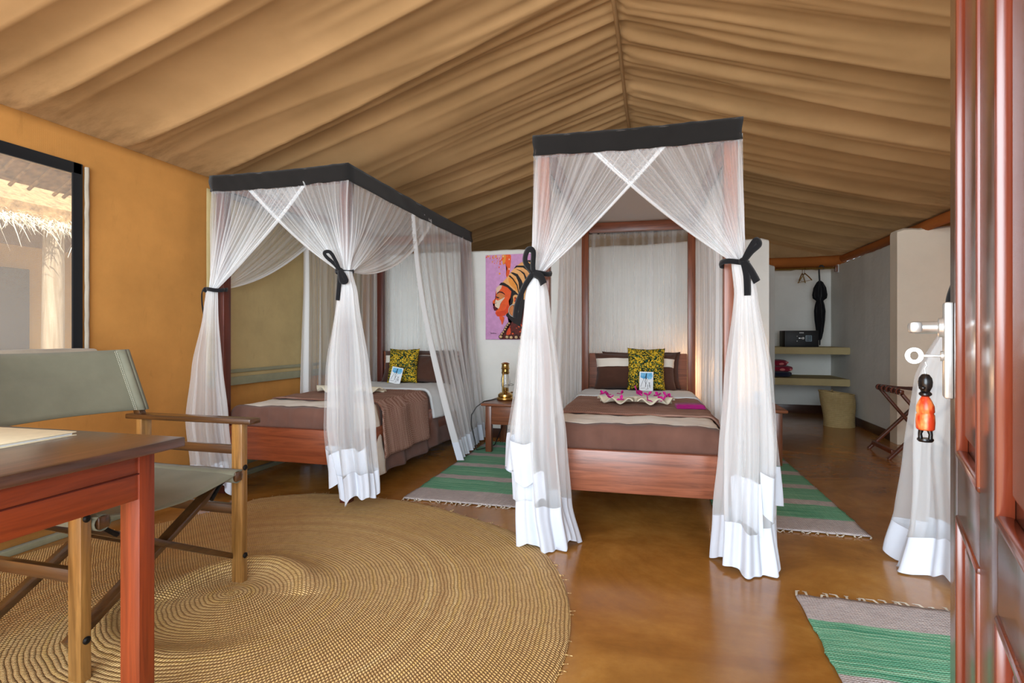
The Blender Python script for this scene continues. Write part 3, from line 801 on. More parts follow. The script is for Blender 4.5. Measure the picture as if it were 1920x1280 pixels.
for k, (dx, dy, wh) in enumerate(FR):
    flower(RB, (0, .93, ZT+.03), dx*.78, dy*1.1-(.04 if dy < 0 else 0), (.040 if dy > 0 else .032) if k != 4 else .045, f'magenta bougainvillea flower {wh} the middle bed towel', 1.0 if k != 4 else 1.7, k)
for k, (dx, dy, wh) in enumerate([(-.15, .05, 'left of'), (-.12, -.02, 'front left of'), (-.09, .06, 'upper left of'), (.02, .09, 'behind the folds of')]):
    flower(LB, (-.06, .95, ZT+.03), dx, dy, .045, f'magenta bougainvillea flower on the {wh} the left bed towel', 1.1, k+1)
wc = thing('washcloth', 'folded magenta washcloth beside the cream towel on the middle bed', 'washcloth', W(RB, (.335, .79, ZT+.022)), RB[1]+.06)
P = [[(-.085+.17*i/16, -.05+.10*j/10, .022+.003*nz(i*.4, j*.5)-.010*(max(abs(i-8)/8, abs(j-5)/5)**6)) for i in range(17)] for j in range(11)]
grid('upper_fold', P, M['magenta'], wc, thick=.010)
P = [[(x*1.02+.002, y*1.02-.003, z-.012) for x, y, z in r] for r in P]; grid('lower_fold', P, M['magenta'], wc, thick=.012)

# ------------------------------------------------------------------ mosquito nets
def streaks(n, seed, dens=.25):
    rnd = random.Random(seed); a = [0.0]*n
    for k in range(int(n*dens)):
        c = rnd.randrange(n); w_ = rnd.choice((1, 1, 2, 3, 5)); h = rnd.uniform(.10, .45)
        for d in range(-w_, w_+1):
            if 0 <= c+d < n: a[c+d] = max(a[c+d], h*(1-abs(d)/(w_+1)))
    return a
def gather(root, A0, A1, T, nrm, seed, sag=.05, base=.17, name='front_curtain', swoop=.0):
    """curtain hung from A0 (at the post) to A1 and pulled together at the tie T; nrm = outward normal"""
    A0, A1, T, nrm = map(Vector, (A0, A1, T, nrm)); N, R = 220, 34; st = streaks(N+1, seed, .16); rnd = random.Random(seed)
    ph = [rnd.uniform(0, 6.28) for _ in range(4)]; along = (A1-A0).normalized()
    P, D = [], []
    for j in range(R+1):
        v = j/R; row, dr = [], []
        for i in range(N+1):
            s = i/N; A = A0.lerp(A1, s) + Vector((0, 0, -.075)) - nrm*.012
            ss = s
            B = T + along*(.05*(s-.35)) + nrm*(.018*math.sin(s*PI*5)+.02)
            C = A.lerp(B, .52) + Vector((0, 0, -sag*s*s)) + along*(-swoop*s)
            if s < .25: C = C + (Vector((A.x, A.y, B.z+.25)) - C)*(.55*(1-s/.25))
            p = A*((1-v)**2) + C*(2*v*(1-v)) + B*(v*v)
            env = math.sin(PI*min(1, v*.93+.05))**.8
            f = math.sin(2*PI*17*s + ph[0] + 1.5*nz(s*6, seed)) + .6*math.sin(2*PI*31*s + ph[1])
            p += nrm*(.0095*f*env*(1-.45*v) + .012*nz(s*4, v*2, seed))
            p -= nrm*.004*(1-v)**5
            row.append(p)
            d = base + st[i]*.8*(.55+.45*nz(s*40, v*1.5, seed)) + .10*max(0, f)*.5 + .62*v**2.2
            if v < .03: d += .25
            if s > .955: d = max(d, .80)
            dr.append(max(.06, d))
        P.append(row); D.append(dr)
    return grid(name, P, M['net'], root, D)
def hang(root, B0, B1, nrm, seed, zb, out=.0, base=.20, name='hanging_curtain', edge0=False, edge1=False, drift=0.0, flare=.0, hem=True, ztop=2.03, folds=11, hemh=.12):
    """straight curtain panel from B0 to B1; 'edge0' puts a cotton tape down its free edge"""
    B0, B1, nrm = map(Vector, (B0, B1, nrm)); N, R = 170, 40; st = streaks(N+1, seed, .10); along = (B1-B0).normalized()
    P, D = [], []
    for j in range(R+1):
        v = j/R; row, dr = [], []; z = lerp(ztop, zb, v)
        for i in range(N+1):
            s = i/N; p = B0.lerp(B1, s); p.z = z
            f = math.sin(2*PI*folds*s + 1.7*nz(s*5, seed)) + .4*math.sin(2*PI*folds*2.3*s+seed)
            amp = .006 + .026*v
            p += nrm*(f*amp - .014*(1-v)**6 + out*(v**1.7)*(1-.5*s) + .02*nz(s*3, v*2, seed)) + along*(drift*v**1.6*(1-s) + flare*v*(s-.5))
            if v > .93: p.z += .012*nz(s*9, seed)
            row.append(p)
            d = base + st[i]*(.6+.4*nz(s*30, v*2)) + .09*max(0, f)
            if v < .04: d += .2
            if (edge0 and s < .05) or (edge1 and s > .95): d = .93
            dr.append(max(.08, d))
        P.append(row); D.append(dr)
    jh = int(R*(1-hemh/(ztop-zb)))
    o = grid(name, P, M['net'], root, D, keep=(lambda j, i: j < jh) if hem else None)
    if hem: grid('hem_band', P, M['hem'], o, keep=lambda j, i: j >= jh)
    return o
def column(root, T, keys, seed, zb, name='tied_curtain', hemh=.13, folds=7, dens=.44, arc=None, grow=1.0, j0=0):
    """tied curtain below its ribbon. keys: (z, dx, dy, rx, ry) in bed-local metres from the tie point"""
    N, R = 150, 56; P, D = [], []; st = streaks(N, seed, .14)
    for j in range(R+1):
        v = j/R; z = lerp(T[2], zb, v); dx, dy, rx, ry = keyed(keys, z); row, dr = [], []
        for i in range(N):
            a = 2*PI*i/N if arc is None else math.radians(lerp(arc[0], arc[1], i/(N-1)))
            pl_ = 1 + (.20*math.sin(folds*a + 2.2*nz(a*.8, v*1.2, seed)) + .10*math.sin(folds*2.1*a + seed) )*min(1, .35+v*1.1)*.8 + .30*nz(math.cos(a)*1.3, math.sin(a)*1.3, v*2.4+seed)*v
            x = T[0]+dx + rx*math.cos(a)*pl_*grow; y = T[1]+dy + ry*math.sin(a)*pl_*grow
            zz = z
            if v > .6: zz += (v-.6)/.4*(.055*nz(math.cos(a)*1.6+seed, math.sin(a)*1.6, 2) + .02*math.sin(3*a+seed))
            row.append((x, y, max(.006, zz)))
            d = dens + .35*max(0, 1-v*4) + st[i]*.7*(.6+.4*nz(i*.3, v*2, seed)) 
            dr.append(d)
        P.append(row); D.append(dr)
    jh = int(R*(1-hemh/(T[2]-zb)))
    wr = arc is None
    o = grid(name, P, M['net'], root, D, wrap=wr, keep=lambda j, i: j0 <= j < jh)
    grid('hem_band', P, M['hem'], o, wrap=wr, keep=lambda j, i: j >= jh)
    return o, P
def inner_hem(parent, pts, wd, off, seed):
    """folded loose hem strip lying against the column; pts = list of (x, y, z) centre line, wd = width (vertical-ish)"""
    P = []
    for k in range(len(pts)-1):
        a, b = Vector(pts[k]), Vector(pts[k+1])
        for q in range(8 if k < len(pts)-2 else 9):
            p = a.lerp(b, q/8); d = (b-a).normalized(); u = Vector((d.z, 0, -d.x)) if abs(d.x)+abs(d.z) > 0 else Vector((0,0,1))
            u = Vector((-d.z, 0, d.x)).normalized()
            if u.z < 0: u = -u
            P.append([p + u*(wd*(t-.5)) + Vector((0, .012*nz(p.x*9, t*3, seed), .004*nz(t*5, k))) for t in (0, .25, .5, .75, 1)])
    return grid('folded_hem', P, M['hem'], parent, thick=.001)
def ribbon(name, pts, wd, up, parent, mat=None):
    pts = [Vector(p) for p in pts]; up = Vector(up).normalized(); rows = []
    # resample smooth
    sm = []
    for k in range(len(pts)-1):
        p0, p1, p2, p3 = pts[max(0, k-1)], pts[k], pts[k+1], pts[min(len(pts)-1, k+2)]
        for q in range(7):
            t = q/7; sm.append(.5*((2*p1) + (-p0+p2)*t + (2*p0-5*p1+4*p2-p3)*t*t + (-p0+3*p1-3*p2+p3)*t**3))
    sm.append(pts[-1])
    for i, p in enumerate(sm):
        d = (sm[min(i+1, len(sm)-1)] - sm[max(0, i-1)]).normalized(); s = up.cross(d)
        if s.length < 1e-3: s = Vector((1, 0, 0))
        s.normalize(); rows.append([p + s*wd*t + up*(.004*(1-abs(t)*2)) for t in (-.5, -.17, .17, .5)])
    return grid(name, rows, mat or M['black'], parent, thick=.0035)
def tie(root, T, out, size, loops, side=1, rad=.045):
    """black ribbon round the gathered net with a bow; out = unit vector the bow faces (local)"""
    T = Vector(T); out = Vector(out).normalized(); lat = Vector((0,0,1)).cross(out).normalized()
    bm = bmesh.new(); ring = []
    for k in range(25):
        a = 2*PI*k/24; ring.append(T + Vector((math.cos(a)*rad*1.05, math.sin(a)*rad, .006*math.sin(2*a))))
    rows = [[p + Vector((0, 0, -.012)), p + (p-T).normalized()*.003, p + Vector((0, 0, .012))] for p in ring]
    grid('tie_ribbon', rows, M['black'], root, thick=.004)
    K = T + out*(rad+.010)
    bm = bmesh.new(); r = bmesh.ops.create_icosphere(bm, subdivisions=2, radius=.016); bmesh.ops.scale(bm, vec=(1, .8, 1.15), verts=r['verts']); bmesh.ops.translate(bm, vec=K, verts=r['verts'])
    finish(bm, 'knot', M['black'], root, 80)
    for pts, wd in loops:
        ribbon('bow_ribbon', [K + lat*x*size + Vector((0, 0, z*size)) + out*(.012+y) for x, z, y in pts], wd, out, root)
def canopy(root, hw, L, sagc=.0, z=2.10, skirt=.105, seed=1):
    """black band round the top, plus the sheer top cloth"""
    pts = []
    for a, b in (((-hw, 0), (hw, 0)), ((hw, 0), (hw, L)), ((hw, L), (-hw, L)), ((-hw, L), (-hw, 0))):
        for k in range(30): pts.append((lerp(a[0], b[0], k/30), lerp(a[1], b[1], k/30)))
    n = len(pts); P = []
    for j in range(7):
        v = j/6; row = []
        for i, (x, y) in enumerate(pts):
            wv = .012*nz(i*.5 - v*1.4, v*.6, seed)*(1 if v < .9 else .5)
            cx, cy = x/hw, (y-L/2)/(L/2)
            e = i % 30; sg = -.012*math.sin(PI*e/30)
            ox = (wv if abs(cx) > .99 else 0)*(1 if x > 0 else -1); oy = (wv if abs(cy) > .99 else 0)*(1 if y > L/2 else -1)
            row.append((x+ox, y+oy, z - skirt*v + sg*(.6+.4*v) + (.008*nz(i*.4, seed) if j == 6 else 0)))
        P.append(row)
    grid('canopy_band', P, M['band'], root, wrap=True, thick=.003)
    P, D = [], []
    for j in range(21):
        P.append([(-hw+2*hw*i/20, L*j/20, z-.006-.05*math.sin(PI*i/20)*math.sin(PI*j/20)-.012*max(math.sin(PI*i/20), math.sin(PI*j/20))*.8) for i in range(21)]); D.append([.6]*21)
    grid('canopy_top', P, M['net_top'], root, D)
HW, NL = .515, 2.27
YS = .90            # where the rear side curtains begin
BOW_A = [([(0, 0, 0), (-.5, .7, .012), (-.25, 1.35, .02), (.12, 1.25, .016), (.05, .4, .01), (0, 0, 0)], .030),
         ([(0, 0, 0), (.6, -.3, .01), (.85, -.75, .012)], .040),
         ([(0, 0, 0), (-.55, -.8, .012), (-1.1, -1.9, .015), (-1.3, -2.7, .01)], .032)]
BOW_B = [([(0, 0, 0), (.35, .5, .012), (.75, .9, .02), (.55, 1.1, .022), (.25, .6, .012), (0, 0, 0)], .028),
         ([(0, 0, 0), (.25, -.4, .01), (.55, -.9, .012), (.7, -1.15, .01)], .036),
         ([(0, 0, 0), (.1, -.8, .012), (.15, -1.9, .012)], .034)]
BOW_C = [([(0, 0, 0), (-.35, .45, .012), (-.9, .95, .016), (-1.0, 1.25, .02), (-.6, 1.25, .02), (-.2, .6, .016), (0, 0, 0)], .02),
         ([(0, 0, 0), (.35, -.4, .012), (.5, -.75, .014), (.2, -.75, .016), (0, 0, 0)], .03),
         ([(0, 0, 0), (0, -.9, .012), (-.12, -2.1, .01)], .026)]
# --- net over the middle bed
nr = thing('mosquito_net', 'white mosquito net with a black band draped over the middle bed', 'mosquito net', *RB)
canopy(nr, HW, NL, seed=2)
TL, TR_ = (-.49, .0, 1.37), (.50, .0, 1.395)
gather(nr, (-HW, 0, 2.10), (.19, 0, 2.10), TL, (0, -1, 0), 11, .05)
gather(nr, (HW, -.004, 2.10), (-.24, -.004, 2.10), TR_, (0, -1, 0), 12, .06)
gather(nr, (-HW, .0, 2.10), (-HW, 1.35, 2.10), TL, (-1, 0, 0), 13, .20, name='side_curtain')
gather(nr, (HW, .0, 2.10), (HW, 1.35, 2.10), TR_, (1, 0, 0), 14, .20, name='side_curtain')
hang(nr, (-HW, YS, 0), (-HW, NL, 0), (-1, 0, 0), 15, .05, .05, edge0=True, drift=.06, base=.26)
hang(nr, (HW, YS, 0), (HW, NL, 0), (1, 0, 0), 16, .05, .05, edge0=True, drift=.06, base=.26)
hang(nr, (-HW, NL, 0), (HW, NL, 0), (0, 1, 0), 17, .05, .0, base=.10, name='back_curtain', folds=15)
colL, _ = column(nr, TL, [(1.37, .0, -.015, .035, .035), (1.25, 0.000, -0.02, 0.060, 0.051), (0.85, 0.010, -0.05, 0.100, 0.085), (0.5, 0.020, -0.08, 0.120, 0.111), (0.2, 0.045, -0.1, 0.120, 0.119), (0, 0.075, -0.1, 0.132, 0.119)], 21, .01, hemh=.20)
colR, _ = column(nr, TR_, [(1.395, .0, -.02, .04, .035), (1.25, 0.018, -0.03, 0.046, 0.051), (0.85, 0.022, -0.06, 0.087, 0.085), (0.5, 0.017, -0.09, 0.103, 0.102), (0.2, 0.002, -0.12, 0.110, 0.119), (0, -0.001, -0.13, 0.125, 0.128)], 22, .01, hemh=.19)
KL = [(1.37, .0, -.015, .035, .035), (1.25, 0.000, -0.02, 0.060, 0.051), (0.85, 0.010, -0.05, 0.100, 0.085), (0.5, 0.000, -0.08, 0.124, 0.111), (0.2, 0.020, -0.1, 0.128, 0.119)]
column(nr, (-.49, 0, 1.37), KL, 23, .36, name='folded_curtain', hemh=.17, arc=(130, 275), grow=1.10, dens=.10, folds=5)
column(nr, (-.49, 0, 1.37), KL, 24, .20, name='folded_curtain', hemh=.14, arc=(165, 300), grow=.86, dens=.10, folds=4)
KR = [(1.395, .0, -.02, .04, .035), (1.25, 0.018, -0.03, 0.046, 0.051), (0.85, 0.022, -0.06, 0.087, 0.085), (0.5, 0.027, -0.09, 0.103, 0.102), (0.2, 0.032, -0.1, 0.110, 0.119)]
column(nr, (.50, 0, 1.395), KR, 25, .25, name='folded_curtain', hemh=.17, arc=(-75, 50), grow=1.10, dens=.10, folds=5)
column(nr, (.50, 0, 1.395), KR, 26, .19, name='folded_curtain', hemh=.20, arc=(190, 285), grow=.88, dens=.10, folds=3)
tie(nr, (-.47, 0, 1.37), (-.45, -1, 0), .085, BOW_A, rad=.05)
tie(nr, (.475, 0, 1.395), (.35, -1, 0), .085, BOW_B, rad=.062)
# --- net over the left corner bed
nl = thing('mosquito_net', 'white mosquito net with a black band over the left corner bed beside the orange wall', 'mosquito net', *LB)
canopy(nl, HW, NL, seed=5)
TL, TR_ = (-.47, .0, 1.345), (.50, .0, 1.435)
gather(nl, (-HW, 0, 2.10), (.24, 0, 2.10), TL, (0, -1, 0), 31, .06)
gather(nl, (HW, -.004, 2.10), (-.26, -.004, 2.10), TR_, (0, -1, 0), 32, .07)
gather(nl, (-HW, .0, 2.10), (-HW, 1.30, 2.10), TL, (-1, 0, 0), 33, .22, name='side_curtain')
gather(nl, (HW, .0, 2.10), (HW, 1.35, 2.10), TR_, (1, 0, 0), 34, .30, name='side_curtain')
hang(nl, (-HW, YS+.05, 0), (-HW, NL, 0), (-1, 0, 0), 35, .05, .0, edge0=True, drift=.0, base=.22)
hang(nl, (HW, YS, 0), (HW, NL, 0), (1, 0, 0), 36, .03, .26, edge0=True, drift=.30, base=.24, folds=9, hemh=.13)
hang(nl, (-HW, NL, 0), (HW, NL, 0), (0, 1, 0), 37, .05, .0, base=.10, name='back_curtain', folds=15)
colA, _ = column(nl, TL, [(1.345, -.01, -.015, .035, .03), (1.2, -0.014, -0.02, 0.041, 0.040), (0.85, -0.014, -0.05, 0.083, 0.064), (0.5, 0.007, -0.07, 0.112, 0.080), (0.12, 0.048, -0.06, 0.120, 0.080)], 41, .06, hemh=.12, dens=.28)
colB, _ = column(nl, TR_, [(1.435, .01, -.015, .035, .035), (1.3, 0.025, -0.02, 0.056, 0.051), (0.85, 0.048, -0.05, 0.111, 0.093), (0.5, 0.075, -0.06, 0.122, 0.111), (0.12, 0.134, -0.07, 0.104, 0.111)], 42, .10, hemh=.14, dens=.30)
KB = [(1.435, .01, -.015, .035, .035), (1.3, 0.025, -0.02, 0.056, 0.051), (0.85, 0.048, -0.05, 0.111, 0.093), (0.5, 0.065, -0.06, 0.122, 0.111), (0.12, 0.104, -0.07, 0.111, 0.111)]
column(nl, (.50, 0, 1.435), KB, 43, .19, name='folded_curtain', hemh=.17, arc=(150, 262), grow=1.05, dens=.08, folds=4)
column(nl, (.50, 0, 1.435), KB, 44, .24, name='folded_curtain', hemh=.13, arc=(262, 372), grow=.90, dens=.08, folds=4)
tie(nl, (-.455, 0, 1.345), (-.8, -.6, 0), .07, [([(0, 0, 0), (-.3, -.4, .01), (-.5, -1.4, .01), (-.7, -2.6, 0)], .03)], rad=.058)
tie(nl, (.49, 0, 1.435), (.2, -1, 0), .085, BOW_C, rad=.05)
# --- net over the bed behind the door (its local +x is our left)
nt = thing('mosquito_net', 'white mosquito net hanging at the far right, partly behind the open door', 'mosquito net', *TB)
canopy(nt, HW, NL, seed=8)
gather(nt, (HW, 0, 2.10), (-.2, 0, 2.10), (.50, 0, 1.40), (0, -1, 0), 51, .06)
gather(nt, (-HW, 0, 2.10), (.2, -.004, 2.10), (-.48, 0, 1.40), (0, -1, 0), 52, .06)
gather(nt, (HW, 0, 2.10), (HW, 1.2, 2.10), (.50, 0, 1.40), (1, 0, 0), 53, .2, name='side_curtain')
hang(nt, (HW, YS, 0), (HW, NL, 0), (1, 0, 0), 54, .05, .05, edge0=True, base=.26)
hang(nt, (-HW, 0, 0), (-HW, NL, 0), (-1, 0, 0), 56, .05, .0, base=.26)
column(nt, (.50, 0, 1.40), [(1.40, .01, -.01, .04, .04), (1.25, .02, .0, .075, .07), (.85, .11, .02, .16, .13), (.5, .15, .04, .15, .15), (.2, .15, .07, .17, .19), (0, .18, .11, .19, .22)], 61, .01, hemh=.14, dens=.34)
column(nt, (-.48, 0, 1.40), [(1.40, 0, -.01, .04, .04), (.85, -.0, -.04, .10, .10), (0, 0, -.06, .12, .12)], 62, .02, hemh=.14)
tie(nt, (.50, 0, 1.40), (1, .3, 0), .085, BOW_A, rad=.055); tie(nt, (-.48, 0, 1.40), (-.3, -1, 0), .085, BOW_C, rad=.05)

# ------------------------------------------------------------------ bedside tables
def bedside(loc, w_, d_, h, lab):
    t = thing('bedside_table', lab, 'table', loc)
    box('tabletop', -.02, w_+.02, -.02, d_, h-.024, h, M['table_x'], t, .007)
    L = .055
    for x in (.015, w_-L-.015):
        for y in (.01, d_-L-.01): box('leg', x, x+L, y, y+L, 0, h-.024, M['table_z'], t, .004)
    box('drawer_front', .015+L, w_-.015-L, .018, .036, h-.19, h-.026, M['table_x'], t)
    box('side_panel', .024, .04, .06, d_-.06, h-.19, h-.026, M['table_x'], t); box('side_panel', w_-.04, w_-.024, .06, d_-.06, h-.19, h-.026, M['table_x'], t)
    box('back_panel', .06, w_-.06, d_-.035, d_-.018, h-.19, h-.026, M['table_x'], t)
    return t
bedside((-1.475, 4.52, 0), .52, .56, .445, 'brown wooden bedside table under the painting with the brass lantern')
bedside((.475, 4.64, 0), .52, .52, .455, 'brown wooden bedside table on the right of the middle bed')
# brass lantern
def lantern(loc, lab, s=1.0):
    t = thing('brass_lantern', lab, 'lantern', loc); t.scale = (s,)*3
    lathe('base', [(.0,0),(.078,0),(.082,.008),(.078,.022),(.066,.030),(.070,.036),(.068,.052),(.052,.066),(.03,.072),(.02,.085),(0,.085)], M['brass'], t, seg=32)
    lathe('burner', [(0,.083),(.022,.083),(.026,.10),(.018,.115),(.01,.118),(0,.118)], M['brass'], t)
    lathe('glass_chimney', [(.024,.10),(.042,.135),(.048,.165),(.042,.20),(.032,.235),(.034,.245),(.031,.245),(.029,.233),(.039,.2),(.045,.165),(.039,.135),(.021,.10)], M['glass'], t)
    for sx in (-1, 1): tube('side_tube', [(sx*.050,0,.04),(sx*.060,0,.09),(sx*.058,0,.20),(sx*.045,0,.27),(sx*.03,0,.285)], .009, M['brass'], t)
    lathe('cap', [(0,.24),(.034,.24),(.036,.252),(.040,.256),(.034,.262),(.034,.285),(.042,.29),(.036,.298),(.033,.33),(.042,.336),(.03,.345),(.012,.35),(0,.35)], M['brass'], t, seg=24)
    tube('bail_handle', [(-.058,.0,.13),(-.07,-.03,.145),(-.05,-.062,.14),(0,-.075,.135),(.05,-.062,.14),(.07,-.03,.145),(.058,0,.13)], .002, M['iron'], t, 6)
    tube('wick_knob', [(.055,-.02,.06),(.085,-.035,.062)], [.004,.009], M['brass'], t)
    return t
l1 = lantern((-1.35, 4.80, .446), 'brass hurricane lantern on the bedside table under the painting'); l1.rotation_euler = (0, 0, 1.45)
# lit lamp behind the netting, on the table right of the middle bed
lb = lantern((.60, 5.0, .456), 'brass lantern glowing behind the netting on the table right of the middle bed', .8); lb.rotation_euler = (0, 0, .8)
bl = NT('glowing bulb'); bl.b.inputs['Emission Color'].default_value = (1, .62, .3, 1); bl.b.inputs['Emission Strength'].default_value = 12; bl.b.inputs['Base Color'].default_value = (1, .8, .6, 1)
lathe('bulb', [(0,.115),(.008,.118),(.014,.14),(.010,.165),(0,.172)], bl.m, lb)
pd = bpy.data.lights.new('bedside_lamp_light', 'POINT'); pd.energy = 5; pd.color = (1, .55, .24); pd.shadow_soft_size = .05
po = bpy.data.objects.new('bedside_lamp_light', pd); COL.objects.link(po); po.location = (.54, 5.08, .72)
# solar lamp at the table edge
sl = thing('portable_lamp', 'small pale blue portable lamp with a black handle on the right bedside table', 'lamp', (.81, 4.74, .456), .3)
lathe('base', [(0,0),(.036,0),(.038,.02),(.034,.026),(0,.026)], M['black_plastic'], sl); lathe('body', [(0,.026),(.03,.026),(.032,.1),(.034,.104),(0,.104)], M['blue_plastic'], sl); lathe('cap', [(0,.104),(.038,.104),(.039,.125),(.03,.133),(0,.135)], M['blue_plastic'], sl)
tube('handle', [(.034,0,.012),(.052,0,.02),(.054,0,.11),(.036,0,.124)], .003, M['black_plastic'], sl, 8)
# cable at the left bedside table
cb = tube('power_cable', [(-1.31,4.86,.452),(-1.42,4.80,.455),(-1.50,4.62,.448),(-1.56,4.58,.40),(-1.60,4.56,.33),(-1.60,4.55,.24),(-1.56,4.53,.12),(-1.53,4.5,.03),(-1.50,4.6,.025),(-1.44,4.75,.03),(-1.40,4.9,.2)], .0045, M['black_plastic'], None, 8)
tag(cb, 'black cable looping from the left bedside table down to the rug', 'cable')

# ------------------------------------------------------------------ painting
def painting():
    t = thing('painting', 'portrait painting of a woman in a striped headwrap on pink, hanging on the white wall', 'painting', (-1.68, 5.248, 1.005))
    Wd, Hd = .64, .865
    box('canvas', 0, Wd, -.028, 0, 0, Hd, flat('pink painted canvas', (218, 160, 206)), t, .002)
    def Q(x, y):
        yt = 130-.058*(x-128); yb = 1125-.042*(x-150)
        return ((x-(128+.022*(y-130)))/735*Wd, Hd*(1-(y-yt)/(yb-yt)))
    cols = dict(orange=(240, 92, 36), peach=(244, 178, 110), black=(30, 20, 18), red=(226, 70, 28), dark=(58, 24, 18), lip=(96, 18, 30), white=(238, 214, 190), tan=(214, 132, 74), gold=(240, 152, 60), maroon=(96, 30, 20), bead=(196, 160, 110), silver=(196, 188, 180), ochre=(230, 160, 96), pale=(236, 196, 170))
    mats = {k: flat('paint ' + k, v, .5) for k, v in cols.items()}
    keys = list(mats); bm = bmesh.new(); depth = [0]
    def poly(c, pts, sm=False):
        depth[0] += 1; y = -.0285 - .00012*depth[0]
        if sm:
            q = []
            n = len(pts)
            for k in range(n):
                p0, p1, p2, p3 = [Vector(pts[(k+d) % n]) for d in (-1, 0, 1, 2)]
                for s in range(4):
                    u = s/4; q.append(.5*((2*p1)+(-p0+p2)*u+(2*p0-5*p1+4*p2-p3)*u*u+(-p0+3*p1-3*p2+p3)*u**3))
            pts = [(a.x, a.y) for a in q]
        vs = []
        for x, yy in pts:
            a, b = Q(x, yy); a = min(Wd-.003, max(.003, a)); b = min(Hd-.003, max(.003, b)); vs.append(bm.verts.new((a, y, b)))
        f = bm.faces.new(vs); f.material_index = keys.index(c)
    def line(c, pts, wd):
        for k in range(len(pts)-1):
            (x0, y0), (x1, y1) = pts[k], pts[k+1]; d = Vector((x1-x0, y1-y0)); n = Vector((-d.y, d.x)).normalized()*wd
            poly(c, [(x0+n.x, y0+n.y), (x0-n.x, y0-n.y), (x1-n.x, y1-n.y), (x1+n.x, y1+n.y)])
    rnd = random.Random(4)
    poly('orange', [(360,122),(430,118),(440,180),(430,300),(420,350),(395,385),(382,340),(396,280),(372,230),(350,180)], True)
    poly('gold', [(330,124),(375,122),(372,200),(350,240),(335,190)], True)
    for k in range(60):
        cx, cy = (rnd.gauss(320, 50), rnd.gauss(210, 60)) if k < 36 else (rnd.gauss(200, 55), 130+abs(rnd.gauss(0, 22)))
        if cx > 425 or cy < 132 or cx < 138: continue
        r = rnd.uniform(4, 14); poly(rnd.choice(('gold', 'orange', 'pale')), [(cx+r*math.cos(a)*rnd.uniform(.4, 1), cy+1.4*r*math.sin(a)*rnd.uniform(.4, 1)) for a in [k2*1.05 for k2 in range(6)]])
    # neck and shoulders
    poly('maroon', [(410,830),(470,900),(440,960),(400,1010),(350,1060),(330,1116),(860,1096),(860,1000),(780,980),(720,900),(640,700),(560,640)], False)
    poly('red', [(440,970),(405,1040),(420,1085),(450,1060),(455,1000)], True)
    for k in range(46): 
        cx, cy = rnd.uniform(440, 700), rnd.uniform(900, 1070); r = rnd.uniform(5, 14)
        poly(rnd.choice(('orange', 'dark', 'black', 'red')), [(cx+r*math.cos(a), cy+r*math.sin(a)*rnd.uniform(.5, 1)) for a in [k2*1.25 for k2 in range(5)]])
    # hair and back of neck
    poly('black', [(440,520),(500,530),(560,600),(640,560),(680,520),(660,640),(600,760),(570,960),(520,930),(470,900),(400,838),(440,760),(430,690),(450,600)], False)
    # face
    poly('orange', [(278,512),(330,470),(420,490),(458,540),(446,620),(425,660),(440,740),(420,800),(380,835),(330,852),(290,845),(268,812),(275,780),(250,770),(240,748),(243,728),(262,720),(255,702),(232,690),(234,668),(262,640),(272,600),(268,560)], False)
    poly('pale', [(272,520),(300,490),(340,480),(330,520),(300,560),(290,600),(274,560)], True)
    poly('white', [(270,650),(300,660),(380,620),(330,690),(316,740),(292,760),(262,722),(262,700)], True)
    poly('red', [(300,790),(380,770),(420,700),(432,740),(410,800),(360,836),(300,846),(274,812)], True)
    poly('tan', [(282,590),(310,572),(350,580),(380,606),(340,640),(300,644)], True)
    poly('orange', [(322,850),(375,852),(370,900),(352,944),(340,900),(325,880)], True)
    poly('black', [(278,592),(288,566),(312,552),(345,556),(372,574),(386,596),(368,584),(340,570),(312,566),(294,578)])
    poly('black', [(262,612),(286,616),(318,624),(298,634),(278,628)]); line('black', [(275,634),(290,640),(312,634)], 1.5)
    line('dark', [(262,700),(274,690),(284,688)], 2)
    poly('lip', [(240,742),(252,726),(268,736),(300,756),(284,776),(258,782),(250,768)], True); line('black', [(244,746),(270,750),(300,757)], 2)
    # ear and earring
    poly('peach', [(478,610),(500,588),(530,592),(545,625),(532,670),(500,692),(470,706),(482,660)], True); poly('orange', [(492,622),(512,612),(522,640),(508,670),(492,668)], True); line('dark', [(495,625),(515,622),(514,650),(500,664)], 4)
    ring = [(487+57*math.cos(a), 772+70*math.sin(a)) for a in [k*2*PI/24 for k in range(25)]]
    poly('tan', [(487+50*math.cos(a), 772+62*math.sin(a)) for a in [PI*.5 + k*PI/10 for k in range(11)]]); line('silver', ring, 4)
    # headwrap
    poly('peach', [(308,478),(350,446),(400,390),(450,320),(500,262),(560,214),(620,184),(700,176),(780,190),(840,250),(850,340),(800,440),(730,520),(680,600),(640,640),(560,640),(548,590),(500,540),(458,534),(400,492),(340,470)], False)
    poly('gold', [(420,400),(470,380),(520,440),(548,560),(500,520),(440,470)], True); poly('ochre', [(560,300),(640,330),(680,400),(650,430),(600,350)], True)
    B = 'black'
    poly(B, [(308,480),(330,450),(365,448),(420,478),(470,520),(490,540),(462,552),(410,504),(350,482)])
    poly(B, [(418,368),(440,362),(480,400),(530,470),(558,580),(548,588),(520,480),(470,410)])
    poly(B, [(440,330),(470,326),(530,346),(580,420),(612,500),(606,640),(566,640),(572,540),(545,450),(510,374)])
    poly(B, [(500,286),(560,300),(610,330),(640,390),(660,450),(630,520),(632,440),(600,350),(560,312)])
    poly(B, [(482,284),(510,246),(600,244),(660,290),(700,340),(780,400),(740,440),(690,360),(640,300),(590,268),(520,266)])
    poly(B, [(608,186),(680,180),(760,200),(820,270),(790,280),(730,225),(660,200)]); poly(B, [(640,200),(700,240),(790,330),(780,350),(690,260)])
